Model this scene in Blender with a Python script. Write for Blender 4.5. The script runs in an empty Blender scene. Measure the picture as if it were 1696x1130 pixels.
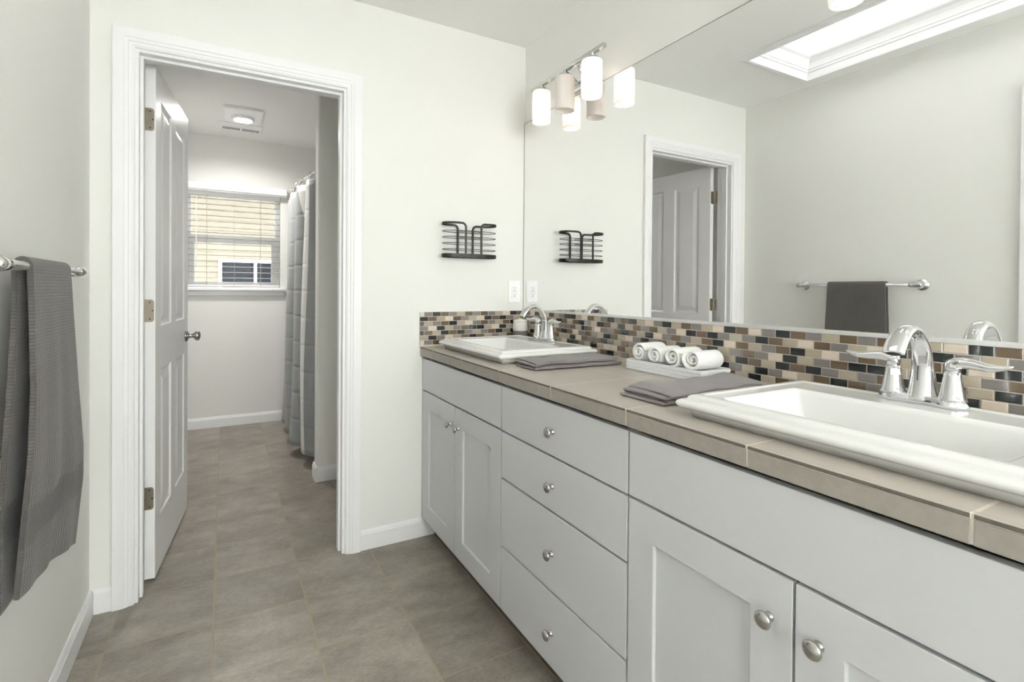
import bpy, bmesh, math, random
from mathutils import Vector, Matrix
random.seed(7)
S = bpy.context.scene
COL = S.collection

# ------------------------------------------------------------------ camera
cam_d = bpy.data.cameras.new('camera'); cam = bpy.data.objects.new('camera', cam_d); COL.objects.link(cam)
cam_d.sensor_width = 36.0
cam_d.lens = 847.568 * 36.0 / 1696.0
cam_d.shift_y = -(565.0 - 487.01) / 1696.0
cam_d.clip_start = 0.02
cam.matrix_world = Matrix(((0.87204986, -0.00265091, -0.48940986, -1.37846),
                           (-0.4893599, 0.01055702, -0.87201802, -2.32721),
                           (0.00747836, 0.99994076, 0.007909, 1.17462),
                           (0, 0, 0, 1)))
S.camera = cam

# ------------------------------------------------------------------ world, exposure
S.view_settings.view_transform = 'Standard'
S.view_settings.look = 'None'
S.view_settings.gamma = 1.0
S.view_settings.use_curve_mapping = False
S.view_settings.exposure = 1.82
SKYLIGHT_POWER = 0.5
BULB_POWER = 3.0
FAN_POWER = 190.0
w = bpy.data.worlds.new('sky'); S.world = w; w.use_nodes = True
bg = w.node_tree.nodes['Background']; bg.inputs[0].default_value = (1.0, 0.97, 0.942, 1); bg.inputs[1].default_value = 3.8
try:
    S.cycles.max_bounces = 14; S.cycles.diffuse_bounces = 8; S.cycles.glossy_bounces = 8
    S.cycles.caustics_reflective = True; S.cycles.caustics_refractive = False; S.cycles.blur_glossy = 0.5
except Exception:
    pass

# ------------------------------------------------------------------ measured layout (metres)
LW = -1.7985        # left wall face
H = 2.448           # ceiling
YB = -4.30          # wall behind the camera
YF = 2.64           # far bathroom wall face
XL, XR, HC = -1.7337, -0.8478, 2.12   # door casing, outer edges
CW = 0.066          # casing width
CT = 0.9015         # worktop height
VE = -2.235         # near end of the vanity

# ------------------------------------------------------------------ materials
def nt(name):
    m = bpy.data.materials.new(name); m.use_nodes = True
    t = m.node_tree; return m, t, t.nodes['Principled BSDF']
def N(t, kind, **kw):
    n = t.nodes.new(kind)
    for k, v in kw.items(): setattr(n, k, v)
    return n
def L(t, a, b): t.links.new(a, b)
def math_(t, op, a, b=None, c=None):
    n = N(t, 'ShaderNodeMath', operation=op)
    for i, v in enumerate((a, b, c)):
        if v is None: continue
        if isinstance(v, (int, float)): n.inputs[i].default_value = v
        else: L(t, v, n.inputs[i])
    return n.outputs[0]
def mixc(t, f, a, b):
    n = N(t, 'ShaderNodeMix', data_type='RGBA')
    for s, v in ((n.inputs[0], f), (n.inputs[6], a), (n.inputs[7], b)):
        if isinstance(v, (int, float)): s.default_value = v
        elif isinstance(v, tuple): s.default_value = (*v, 1)
        else: L(t, v, s)
    return n.outputs[2]
def bump(t, bsdf, h, strength=0.2, dist=0.002):
    b = N(t, 'ShaderNodeBump'); b.inputs['Strength'].default_value = strength; b.inputs['Distance'].default_value = dist
    L(t, h, b.inputs['Height']); L(t, b.outputs[0], bsdf.inputs['Normal']); return b
def coords(t):
    return N(t, 'ShaderNodeTexCoord').outputs['Object']
def noise(t, vec, scale, detail=4, rough=0.55):
    n = N(t, 'ShaderNodeTexNoise'); n.inputs['Scale'].default_value = scale; n.inputs['Detail'].default_value = detail
    n.inputs['Roughness'].default_value = rough
    if vec is not None: L(t, vec, n.inputs['Vector'])
    return n.outputs['Fac']
def plain(name, c, rough=0.5, metal=0.0, var=0.03, nscale=60.0, bmp=0.05, coat=0.0, spec=0.5):
    m, t, b = nt(name)
    co = coords(t); f = noise(t, co, nscale)
    d = tuple(max(0, x * (1 - var)) for x in c); e = tuple(min(1, x * (1 + var)) for x in c)
    L(t, mixc(t, f, d, e), b.inputs['Base Color'])
    b.inputs['Roughness'].default_value = rough; b.inputs['Metallic'].default_value = metal
    b.inputs['Specular IOR Level'].default_value = spec
    b.inputs['Coat Weight'].default_value = coat
    if bmp: bump(t, b, f, bmp, 0.001)
    return m
M = {}
M['wall'] = plain('wall_paint', (0.80, 0.797, 0.775), 0.75, var=0.008, nscale=180, bmp=0.10, spec=0.25)
M['ceiling'] = plain('ceiling_paint', (0.86, 0.86, 0.85), 0.85, var=0.006, nscale=150, bmp=0.08, spec=0.2)
M['trim'] = plain('trim_paint', (0.83, 0.83, 0.845), 0.38, var=0.006, nscale=20, bmp=0.0)
M['door'] = plain('door_paint', (0.89, 0.89, 0.90), 0.33, var=0.006, nscale=20, bmp=0.0)
M['cabinet'] = plain('cabinet_paint', (0.58, 0.588, 0.605), 0.42, var=0.008, nscale=30, bmp=0.02)
M['toekick'] = plain('toekick_brown', (0.10, 0.085, 0.065), 0.6)
M['carcass'] = plain('carcass_board', (0.42, 0.40, 0.37), 0.6)
M['chrome'] = plain('chrome', (0.70, 0.705, 0.71), 0.05, 1.0, var=0.01, bmp=0.0)
M['nickel'] = plain('satin_nickel', (0.50, 0.49, 0.47), 0.22, 1.0, var=0.02, bmp=0.0)
M['hinge'] = plain('aged_nickel', (0.40, 0.36, 0.30), 0.35, 1.0, var=0.03, bmp=0.0)
M['alu'] = plain('brushed_aluminium', (0.78, 0.785, 0.785), 0.38, 0.6, var=0.02, bmp=0.0)
M['porcelain'] = plain('porcelain', (0.74, 0.738, 0.732), 0.08, var=0.004, nscale=8, bmp=0.0, coat=0.4)
M['ceramic_white'] = plain('ceramic_white', (0.88, 0.86, 0.82), 0.30, var=0.02, nscale=30, bmp=0.0)
M['ceramic_grey'] = plain('ceramic_grey', (0.20, 0.20, 0.19), 0.5, var=0.05)
M['black_metal'] = plain('dark_bronze_metal', (0.018, 0.017, 0.013), 0.42, 0.3, var=0.1, bmp=0.0)
M['tray'] = plain('tray_lacquer', (0.80, 0.82, 0.83), 0.35, var=0.01, bmp=0.02)
M['plastic'] = plain('white_plastic', (0.90, 0.90, 0.91), 0.3, var=0.005, bmp=0.0)
M['slot'] = plain('dark_slot', (0.02, 0.02, 0.02), 0.6, bmp=0.0)
M['vinyl'] = plain('white_vinyl', (0.90, 0.905, 0.92), 0.35, var=0.005, bmp=0.0)
M['blind'] = plain('white_faux_wood', (0.78, 0.78, 0.78), 0.4, var=0.01, bmp=0.0)
M['slat'] = plain('blind_slat_white_shaded', (0.40, 0.39, 0.37), 0.45, var=0.01, bmp=0.0)  # white slats, with their backlit shade put into a darker colour
M['cord'] = plain('blind_cord', (0.45, 0.44, 0.41), 0.8, bmp=0.0)
M['tub'] = plain('tub_enamel', (0.80, 0.80, 0.79), 0.15, var=0.004, bmp=0.0)
M['darkglass'] = plain('dark_pane', (0.012, 0.014, 0.018), 0.6, spec=0.05, var=0.2, nscale=4, bmp=0.0)
M['sticker'] = plain('paper_sticker', (0.85, 0.86, 0.90), 0.5, bmp=0.0)

def emit(name, c, s):
    m, t, b = nt(name); b.inputs['Base Color'].default_value = (0.8, 0.8, 0.8, 1)
    b.inputs['Emission Color'].default_value = (*c, 1); b.inputs['Emission Strength'].default_value = s
    return m
M['daylight'] = emit('skylight_diffuser', (1.0, 0.995, 0.98), SKYLIGHT_POWER)
M['bulb'] = emit('warm_bulb', (1.0, 0.95, 0.88), BULB_POWER)
M['fanlamp'] = emit('fan_lamp', (1.0, 0.97, 0.93), FAN_POWER)

def glass_mat():
    m, t, b = nt('window_pane_glass'); t.nodes.remove(b)
    tr = N(t, 'ShaderNodeBsdfTransparent'); gl = N(t, 'ShaderNodeBsdfGlossy'); gl.inputs['Roughness'].default_value = 0.02
    fr = N(t, 'ShaderNodeFresnel'); fr.inputs[0].default_value = 1.12
    tr.inputs[0].default_value = (0.94, 0.97, 0.96, 1)
    mx = N(t, 'ShaderNodeMixShader'); L(t, fr.outputs[0], mx.inputs[0]); L(t, tr.outputs[0], mx.inputs[1]); L(t, gl.outputs[0], mx.inputs[2])
    L(t, mx.outputs[0], t.nodes['Material Output'].inputs[0]); return m
M['glass'] = glass_mat()
def mirror_mat():
    m, t, b = nt('mirror_silvering')
    b.inputs['Base Color'].default_value = (0.91, 0.912, 0.91, 1); b.inputs['Metallic'].default_value = 1; b.inputs['Roughness'].default_value = 0.0
    return m
M['mirror'] = mirror_mat()
def opal_mat():
    m, t, b = nt('opal_glass'); t.nodes.remove(b)
    tl = N(t, 'ShaderNodeBsdfTranslucent'); tl.inputs[0].default_value = (0.93, 0.88, 0.82, 1)
    df = N(t, 'ShaderNodeBsdfDiffuse'); df.inputs[0].default_value = (0.92, 0.87, 0.84, 1)
    gl = N(t, 'ShaderNodeBsdfGlossy'); gl.inputs['Roughness'].default_value = 0.15
    m1 = N(t, 'ShaderNodeMixShader'); m1.inputs[0].default_value = 0.74
    L(t, tl.outputs[0], m1.inputs[1]); L(t, df.outputs[0], m1.inputs[2])
    m2 = N(t, 'ShaderNodeMixShader'); m2.inputs[0].default_value = 0.04
    L(t, m1.outputs[0], m2.inputs[1]); L(t, gl.outputs[0], m2.inputs[2])
    L(t, m2.outputs[0], t.nodes['Material Output'].inputs[0]); return m
M['opal'] = opal_mat()

def grid_mask(t, co_axis, origin, pitch, half):
    """1 on the joint, 0 on the tile, and the tile's index."""
    a = math_(t, 'DIVIDE', math_(t, 'SUBTRACT', co_axis, origin), pitch)
    idx = math_(t, 'FLOOR', a); fr = math_(t, 'SUBTRACT', a, idx)
    d = math_(t, 'MULTIPLY', math_(t, 'MINIMUM', fr, math_(t, 'SUBTRACT', 1.0, fr)), pitch)
    return math_(t, 'LESS_THAN', d, half), idx, d
def floor_mat():
    m, t, b = nt('slate_look_floor_tile')
    co = coords(t); sp = N(t, 'ShaderNodeSeparateXYZ'); L(t, co, sp.inputs[0])
    mx, ix, dx = grid_mask(t, sp.outputs[0], -0.5035, 0.3025, 0.0030)
    my, iy, dy = grid_mask(t, sp.outputs[1], 0.0435, 0.3105, 0.0022)
    grout = math_(t, 'MAXIMUM', mx, my)
    cb = N(t, 'ShaderNodeCombineXYZ'); L(t, ix, cb.inputs[0]); L(t, iy, cb.inputs[1])
    wn = N(t, 'ShaderNodeTexWhiteNoise', noise_dimensions='3D'); L(t, cb.outputs[0], wn.inputs['Vector'])
    sc = N(t, 'ShaderNodeVectorMath', operation='SCALE'); L(t, wn.outputs['Color'], sc.inputs[0]); sc.inputs['Scale'].default_value = 30.0
    ad = N(t, 'ShaderNodeVectorMath', operation='ADD'); L(t, co, ad.inputs[0]); L(t, sc.outputs[0], ad.inputs[1])
    mp = N(t, 'ShaderNodeMapping'); L(t, ad.outputs[0], mp.inputs[0]); mp.inputs['Rotation'].default_value = (0, 0, 0.55); mp.inputs['Scale'].default_value = (2.4, 5.5, 1)
    n1 = noise(t, mp.outputs[0], 1.3, 8, 0.62); n2 = noise(t, ad.outputs[0], 6.5, 8, 0.66); n3 = noise(t, mp.outputs[0], 24, 6, 0.75)
    f = math_(t, 'ADD', math_(t, 'ADD', math_(t, 'MULTIPLY', n1, 0.36), math_(t, 'MULTIPLY', n2, 0.34)), math_(t, 'MULTIPLY', n3, 0.30))
    r = N(t, 'ShaderNodeValToRGB'); L(t, f, r.inputs[0])
    e = r.color_ramp.elements; e[0].position = 0.35; e[0].color = (0.150, 0.129, 0.106, 1); e[1].position = 0.66; e[1].color = (0.42, 0.385, 0.34, 1)
    k = e.new(0.5); k.color = (0.278, 0.248, 0.212, 1)
    tone = math_(t, 'ADD', 0.90, math_(t, 'MULTIPLY', wn.outputs['Value'], 0.2))
    hv = N(t, 'ShaderNodeHueSaturation'); L(t, r.outputs[0], hv.inputs['Color']); L(t, tone, hv.inputs['Value'])
    L(t, mixc(t, grout, hv.outputs[0], (0.36, 0.302, 0.225)), b.inputs['Base Color'])
    L(t, math_(t, 'ADD', 0.36, math_(t, 'MULTIPLY', grout, 0.4)), b.inputs['Roughness'])
    hgt = math_(t, 'SUBTRACT', math_(t, 'MULTIPLY', f, 0.6), math_(t, 'MULTIPLY', grout, 0.6))
    bump(t, b, hgt, 0.35, 0.003); return m
M['floor'] = floor_mat()
def counter_mat():
    m, t, b = nt('taupe_worktop_tile')
    co = N(t, 'ShaderNodeNewGeometry').outputs['Position']; sp = N(t, 'ShaderNodeSeparateXYZ'); L(t, co, sp.inputs[0])
    my, iy, dy = grid_mask(t, sp.outputs[1], -0.1720, 0.3140, 0.0024)
    mx, ix, dx = grid_mask(t, sp.outputs[0], -0.2620, 0.3140, 0.0024)
    grout = math_(t, 'MAXIMUM', mx, my)
    cb = N(t, 'ShaderNodeCombineXYZ'); L(t, ix, cb.inputs[0]); L(t, iy, cb.inputs[1])
    wn = N(t, 'ShaderNodeTexWhiteNoise', noise_dimensions='3D'); L(t, cb.outputs[0], wn.inputs['Vector'])
    n1 = noise(t, co, 7, 6, 0.6); n2 = noise(t, co, 160, 3, 0.7)
    f = math_(t, 'ADD', math_(t, 'MULTIPLY', n1, 0.6), math_(t, 'MULTIPLY', n2, 0.4))
    c = mixc(t, f, (0.40, 0.362, 0.322), (0.535, 0.492, 0.445))
    hv = N(t, 'ShaderNodeHueSaturation'); L(t, c, hv.inputs['Color']); L(t, math_(t, 'ADD', 0.96, math_(t, 'MULTIPLY', wn.outputs['Value'], 0.08)), hv.inputs['Value'])
    L(t, mixc(t, grout, hv.outputs[0], (0.66, 0.59, 0.52)), b.inputs['Base Color'])
    b.inputs['Roughness'].default_value = 0.38
    bump(t, b, math_(t, 'SUBTRACT', math_(t, 'MULTIPLY', f, 0.3), grout), 0.25, 0.002); return m
M['counter'] = counter_mat()
M['edge'] = plain('taupe_edge_tile_shaded', (0.335, 0.305, 0.272), 0.5, var=0.16, nscale=55, bmp=0.2)  # greyer tile; front-face shade is also put into its darker colour
M['raw'] = plain('raw_tile_edge', (0.13, 0.115, 0.10), 0.8, var=0.3, nscale=120, bmp=0.4)
def glass_tile(name, c, rough=0.12, marble=False):
    m, t, b = nt(name); co = coords(t)
    mp = N(t, 'ShaderNodeMapping'); L(t, co, mp.inputs[0]); mp.inputs['Scale'].default_value = (1, 1, 5)
    f = noise(t, mp.outputs[0], 90 if not marble else 45, 5, 0.65)
    v = 0.10 if not marble else 0.16
    L(t, mixc(t, f, tuple(x * (1 - v) for x in c), tuple(min(1, x * (1 + v)) for x in c)), b.inputs['Base Color'])
    b.inputs['Roughness'].default_value = rough; b.inputs['Coat Weight'].default_value = 0.0 if marble else 0.5
    return m
M['tD'] = glass_tile('charcoal_glass_tile', (0.022, 0.026, 0.027))
M['tB'] = glass_tile('brown_glass_tile', (0.150, 0.105, 0.065))
M['tG'] = glass_tile('mauve_grey_glass_tile', (0.225, 0.204, 0.198))
M['tT'] = glass_tile('tan_glass_tile', (0.435, 0.375, 0.29))
M['tC'] = glass_tile('cream_stone_tile', (0.66, 0.565, 0.47), 0.35, True)
M['grout'] = plain('grout', (0.62, 0.58, 0.52), 0.85, var=0.05, nscale=200, bmp=0.1)

def weave(name, c, ax, pitch, depth=0.6, var=0.18, band=None, sheen=0.3):
    """waffle weave: little square cells on two object axes"""
    m, t, b = nt(name); co = coords(t); sp = N(t, 'ShaderNodeSeparateXYZ'); L(t, co, sp.inputs[0])
    def wv(i, p): return math_(t, 'ABSOLUTE', math_(t, 'SINE', math_(t, 'MULTIPLY', sp.outputs[i], math.pi / p)))
    a, d = wv(ax[0], pitch), wv(ax[1], pitch * 0.8)
    h = math_(t, 'POWER', math_(t, 'MULTIPLY', a, d), 0.6)
    n = noise(t, co, 500, 2); n2 = noise(t, co, 14, 4)
    f = math_(t, 'ADD', math_(t, 'MULTIPLY', h, 0.6), math_(t, 'ADD', math_(t, 'MULTIPLY', n, 0.2), math_(t, 'MULTIPLY', n2, 0.2)))
    L(t, mixc(t, f, tuple(x * (1 - var) for x in c), tuple(min(1, x * (1 + var)) for x in c)), b.inputs['Base Color'])
    b.inputs['Roughness'].default_value = 0.95; b.inputs['Sheen Weight'].default_value = sheen; b.inputs['Specular IOR Level'].default_value = 0.1
    bump(t, b, f, depth, 0.003); return m
M['towel'] = weave('charcoal_waffle_cotton', (0.118, 0.110, 0.106), (1, 2), 0.0090, 0.9, 0.34)
M['towel_band'] = weave('charcoal_rib_band', (0.100, 0.094, 0.091), (1, 2), 0.004, 0.8)
M['napkin'] = weave('grey_folded_cotton', (0.235, 0.208, 0.214), (0, 1), 0.0055, 0.5)
M['white_towel'] = weave('white_terry', (0.86, 0.86, 0.85), (0, 1), 0.0075, 0.35, 0.03, sheen=0.15)

def curtain_mat():
    m, t, b = nt('grey_shower_curtain_cloth')
    uv = N(t, 'ShaderNodeUVMap').outputs[0]; sp = N(t, 'ShaderNodeSeparateXYZ'); L(t, uv, sp.inputs[0])
    fr = math_(t, 'SUBTRACT', sp.outputs[0], 0.185)
    wd = math_(t, 'ADD', 0.11, math_(t, 'MULTIPLY', math_(t, 'MAXIMUM', math_(t, 'SUBTRACT', sp.outputs[1], 1.35), 0.0), 0.45))
    st = math_(t, 'MULTIPLY', math_(t, 'GREATER_THAN', fr, 0.0), math_(t, 'LESS_THAN', fr, wd))
    n = noise(t, coords(t), 20, 3)
    c = mixc(t, n, (0.27, 0.285, 0.29), (0.33, 0.34, 0.345))
    L(t, mixc(t, st, c, (0.78, 0.78, 0.76)), b.inputs['Base Color'])
    b.inputs['Roughness'].default_value = 0.7; b.inputs['Sheen Weight'].default_value = 0.2
    fz = math_(t, 'FRACT', math_(t, 'DIVIDE', sp.outputs[1], 0.178))
    cr = math_(t, 'SMOOTH_MIN', math_(t, 'ABSOLUTE', math_(t, 'SUBTRACT', fz, 0.5)), 0.09, 0.03)
    bump(t, b, math_(t, 'ADD', cr, math_(t, 'MULTIPLY', noise(t, coords(t), 9, 3), 0.12)), 0.9, 0.03); return m
M['curtain'] = curtain_mat()
def siding_mat():
    m, t, b = nt('beige_lap_siding'); co = coords(t)
    f = noise(t, co, 6, 4); L(t, mixc(t, f, (0.135, 0.121, 0.098), (0.158, 0.142, 0.115)), b.inputs['Base Color']); b.inputs['Roughness'].default_value = 0.8
    return m
M['siding'] = siding_mat()
M['lawn'] = plain('gravel_ground', (0.30, 0.28, 0.25), 0.95, var=0.3, nscale=40, bmp=0.3)

# ------------------------------------------------------------------ builders
OFF = {}
def obj(name, bm, m, parent=None, smooth=False, bevel=0.0, seg=2, angle=35, recalc=True):
    """bm holds world coordinates; it becomes ONE mesh object"""
    if recalc: bmesh.ops.recalc_face_normals(bm, faces=bm.faces)
    o_off = OFF.get(parent, Vector((0, 0, 0)))
    bmesh.ops.translate(bm, verts=bm.verts, vec=-o_off)
    me = bpy.data.meshes.new(name); bm.to_mesh(me); bm.free()
    for x in (m if isinstance(m, (list, tuple)) else [m]): me.materials.append(x)
    o = bpy.data.objects.new(name, me); COL.objects.link(o)
    if parent is not None: o.parent = parent
    OFF[o] = o_off
    if smooth:
        for p in me.polygons: p.use_smooth = True
    if bevel:
        md = o.modifiers.new('bevel', 'BEVEL'); md.width = bevel; md.segments = seg; md.limit_method = 'ANGLE'; md.angle_limit = math.radians(angle)
        md.harden_normals = False
        for p in me.polygons: p.use_smooth = True
        e = o.modifiers.new('wn', 'WEIGHTED_NORMAL'); e.keep_sharp = False
    return o
def tag(o, label, cat, group=None):
    o['label'] = label; o['category'] = cat
    if group: o['group'] = group
    return o
def thing(name, label, cat, loc, group=None):
    o = bpy.data.objects.new(name, None); COL.objects.link(o); o.location = loc; o.empty_display_size = 0.05
    OFF[o] = Vector(loc); return tag(o, label, cat, group)
def struct(o, label=None, cat=None):
    o['kind'] = 'structure'
    if label: o['label'] = label; o['category'] = cat
    return o
def copy_tree(o, parent=None):
    c = o.copy(); COL.objects.link(c)
    if parent is not None: c.parent = parent
    for ch in list(o.children): copy_tree(ch, c)
    return c
def B(): return bmesh.new()
def box(bm, x0, x1, y0, y1, z0, z1, mi=0):
    v = [bm.verts.new((x, y, z)) for x in (x0, x1) for y in (y0, y1) for z in (z0, z1)]
    for q in ((0, 1, 3, 2), (4, 6, 7, 5), (0, 4, 5, 1), (2, 3, 7, 6), (0, 2, 6, 4), (1, 5, 7, 3)):
        f = bm.faces.new([v[i] for i in q]); f.material_index = mi
    return v
def bbox(*a): bm = B(); box(bm, *a); return bm
def loft(bm, rings, caps=True, closed=True):
    R = [[bm.verts.new(p) for p in r] for r in rings]; n = len(R[0])
    for a, b in zip(R, R[1:]):
        for i in range(n if closed else n - 1):
            j = (i + 1) % n; bm.faces.new((a[i], a[j], b[j], b[i]))
    if caps and closed:
        bm.faces.new(R[0][::-1]); bm.faces.new(R[-1])
    return R
def lathe(bm, prof, c, axis='z', n=24, caps=True):
    rings = []
    for r, h in prof:
        ring = []
        for i in range(n):
            a = 2 * math.pi * i / n; p, q = r * math.cos(a), r * math.sin(a)
            d = {'z': (p, q, h), 'x': (h, p, q), '-x': (-h, p, -q), 'y': (q, h, p), '-y': (p, -h, q)}[axis]
            ring.append((c[0] + d[0], c[1] + d[1], c[2] + d[2]))
        rings.append(ring)
    return loft(bm, rings, caps)
def tube(bm, pts, rad, n=10, closed=False):
    pts = [Vector(p) for p in pts]; k = len(pts)
    rad = rad if isinstance(rad, (list, tuple)) else [rad] * k
    rings = []; prev = None
    for i in range(k):
        a = pts[i - 1] if (i or closed) else pts[0]; b = pts[(i + 1) % k] if (i < k - 1 or closed) else pts[-1]
        t = (b - a).normalized()
        if prev is None:
            up = Vector((0, 0, 1)) if abs(t.z) < 0.9 else Vector((1, 0, 0)); u = t.cross(up).normalized()
        else: u = (prev - t * prev.dot(t)).normalized()
        prev = u; v = t.cross(u)
        rings.append([pts[i] + (u * math.cos(2 * math.pi * j / n) + v * math.sin(2 * math.pi * j / n)) * rad[i] for j in range(n)])
    if closed: loft(bm, rings + [rings[0]], False); bmesh.ops.remove_doubles(bm, verts=bm.verts, dist=1e-6)
    else: loft(bm, rings)
def band(bm, pts, side, a, b, n=14):
    """elliptical sweep: half-widths a along `side`, b across it"""
    pts = [Vector(p) for p in pts]; k = len(pts); side = Vector(side).normalized(); rings = []
    for i in range(k):
        t = (pts[min(i + 1, k - 1)] - pts[max(i - 1, 0)]).normalized(); nrm = side.cross(t).normalized()
        rings.append([pts[i] + side * (a[i] * math.cos(2 * math.pi * j / n)) + nrm * (b[i] * math.sin(2 * math.pi * j / n)) for j in range(n)])
    loft(bm, rings)
def rectband(bm, pts, a, b, closed=False, side=(0, 0, 1)):
    """rectangular sweep: a = half-height along `side`, b = half-thickness"""
    pts = [Vector(p) for p in pts]; k = len(pts); rings = []
    for i in range(k):
        p0 = pts[i - 1] if (i or closed) else pts[0]; p1 = pts[(i + 1) % k] if (i < k - 1 or closed) else pts[-1]
        t = (p1 - p0).normalized(); s = Vector(side); s = (s - t * s.dot(t)).normalized(); nn = s.cross(t)
        rings.append([pts[i] + s * a + nn * b, pts[i] - s * a + nn * b, pts[i] - s * a - nn * b, pts[i] + s * a - nn * b])
    if closed: loft(bm, rings + [rings[0]], False); bmesh.ops.remove_doubles(bm, verts=bm.verts, dist=1e-6)
    else: loft(bm, rings)
def rrect(cx, cy, hx, hy, r, z, n=5):
    out = []
    for sx, sy, a0 in ((1, 1, 0), (-1, 1, 90), (-1, -1, 180), (1, -1, 270)):
        for i in range(n + 1):
            a = math.radians(a0 + 90 * i / n)
            out.append((cx + sx * (hx - r) + r * math.cos(a), cy + sy * (hy - r) + r * math.sin(a), z))
    return out
def extrude_profile(bm, prof, p0, p1, axis):
    """prof: list of (a, z); axis 'x': a is y, runs x0..x1; axis 'y': a is x"""
    rings = []
    for s in (p0, p1):
        rings.append([(s, a, z) if axis == 'x' else (a, s, z) for a, z in prof])
    loft(bm, rings)

# ------------------------------------------------------------------ the room shell
bm = B(); box(bm, LW - 0.1, 0.1, YB - 0.1, YF + 0.14, -0.06, 0.0)
struct(obj('floor', bm, M['floor']), 'grey slate-look square floor tiles with sandy grout', 'floor')
SKX0, SKX1, SKY0, SKY1 = -1.650, -1.104, -1.74, -0.516       # skylight well
bm = B()
box(bm, LW - 0.1, SKX0, YB - 0.1, YF + 0.14, H, H + 0.12); box(bm, SKX1, 0.1, YB - 0.1, YF + 0.14, H, H + 0.12)
box(bm, SKX0, SKX1, YB - 0.1, SKY0, H, H + 0.12); box(bm, SKX0, SKX1, SKY1, YF + 0.14, H, H + 0.12)
struct(obj('ceiling', bm, M['ceiling']), 'plain white ceiling over both rooms', 'ceiling')
JX0, JX1, JZ = XL + 0.060, XR - 0.060, HC - 0.060           # rough opening of the doorway
bm = B(); box(bm, LW, JX0, 0, 0.114, 0, H); box(bm, JX1, 0, 0, 0.114, 0, H); box(bm, JX0, JX1, 0, 0.114, JZ, H)
struct(obj('wall_back', bm, M['wall']), 'off-white wall with the doorway and wire basket', 'wall')
struct(obj('wall_left', bbox(LW - 0.1, LW, YB - 0.1, YF + 0.14, 0, H), M['wall']), 'off-white wall behind the towel bar', 'wall')
struct(obj('wall_right', bbox(0, 0.1, YB - 0.1, YF + 0.14, 0, H), M['wall']), 'off-white wall that carries the mirror', 'wall')
VX0, VX1, VZ0, VZ1 = -1.62, -0.12, 0.65, 2.20               # added fill-light window in the wall opposite the doorway
bm = B(); box(bm, LW, VX0, YB - 0.1, YB, 0, H); box(bm, VX1, 0, YB - 0.1, YB, 0, H); box(bm, VX0, VX1, YB - 0.1, YB, 0, VZ0); box(bm, VX0, VX1, YB - 0.1, YB, VZ1, H)
struct(obj('wall_front', bm, M['wall']), 'off-white wall opposite the doorway', 'wall')
WX0, WX1, WZ0, WZ1 = -1.668, -0.950, 1.180, 1.985           # window opening
bm = B(); box(bm, LW, WX0, YF, YF + 0.14, 0, H); box(bm, WX1, 0, YF, YF + 0.14, 0, H)
box(bm, WX0, WX1, YF, YF + 0.14, 0, WZ0); box(bm, WX0, WX1, YF, YF + 0.14, WZ1, H)
struct(obj('wall_far', bm, M['wall']), 'off-white bathroom wall below and around the window', 'wall')
STX = -0.886
struct(obj('wall_stub', bbox(STX, 0, 0.951, 1.072, 0, H), M['wall'], bevel=0.012, seg=3), 'short off-white wall at the foot of the shower curtain', 'wall')

# baseboards: profile (distance from wall, z)
BP = [(0, 0), (0.0125, 0), (0.0125, 0.070), (0.0095, 0.074), (0.0085, 0.080), (0.004, 0.0885), (0, 0.0895)]
def base(name, axis, at, sgn, a, b, label):
    bm = B(); extrude_profile(bm, [(at + sgn * (d + 0.0005), z + 0.0005) for d, z in BP], a, b, axis)
    struct(obj(name, bm, M['trim']), label, 'baseboard')
base('baseboard_left', 'y', LW, 1, YB, -0.0005, 'white baseboard under the towel bar')
base('baseboard_back', 'x', 0, -1, XR + 0.001, -0.498, 'white baseboard between door casing and vanity')
base('baseboard_corner', 'x', 0, -1, LW + 0.0135, XL - 0.001, 'short white baseboard left of the door casing')
base('baseboard_far', 'x', YF, -1, LW + 0.014, -0.79, 'white baseboard on the wall below the window')
bm = B()
extrude_profile(bm, [(0.951 - d - 0.0005, z + 0.0005) for d, z in BP], STX - 0.0125, -0.0005, 'x')
extrude_profile(bm, [(STX - d - 0.0005, z + 0.0005) for d, z in BP], 0.951 - 0.0125, 1.0715, 'y')
struct(obj('baseboard_stub', bm, M['trim']), 'white baseboard wrapping the short wall end', 'baseboard')

# door casing with mitred corners + jamb and stop
CP = [(0.0, 0.0005), (0.0, 0.018), (0.003, 0.0195), (0.034, 0.019), (0.037, 0.0165), (0.046, 0.0145), (0.049, 0.0115), (0.057, 0.0115), (0.062, 0.009), (0.066, 0.006), (0.066, 0.0005)]
def casing(bm, x0, x1, zt, y, s):
    rings = [[(x0 + d, y + s * t, 0.0006) for d, t in CP], [(x0 + d, y + s * t, zt - d) for d, t in CP],
             [(x1 - d, y + s * t, zt - d) for d, t in CP], [(x1 - d, y + s * t, 0.0006) for d, t in CP]]
    loft(bm, rings)
bm = B(); casing(bm, XL, XR, HC, 0, -1)
struct(obj('trim_1', bm, M['trim']), 'white moulded casing around the bathroom doorway', 'door casing')
bm = B(); casing(bm, XL, XR, HC, 0.114, 1)
struct(obj('trim_2', bm, M['trim']), 'white casing on the bathroom side of the doorway', 'door casing')
A0, A1, AZ = -1.6565, -0.9255, HC - 0.078
bm = B()
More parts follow.
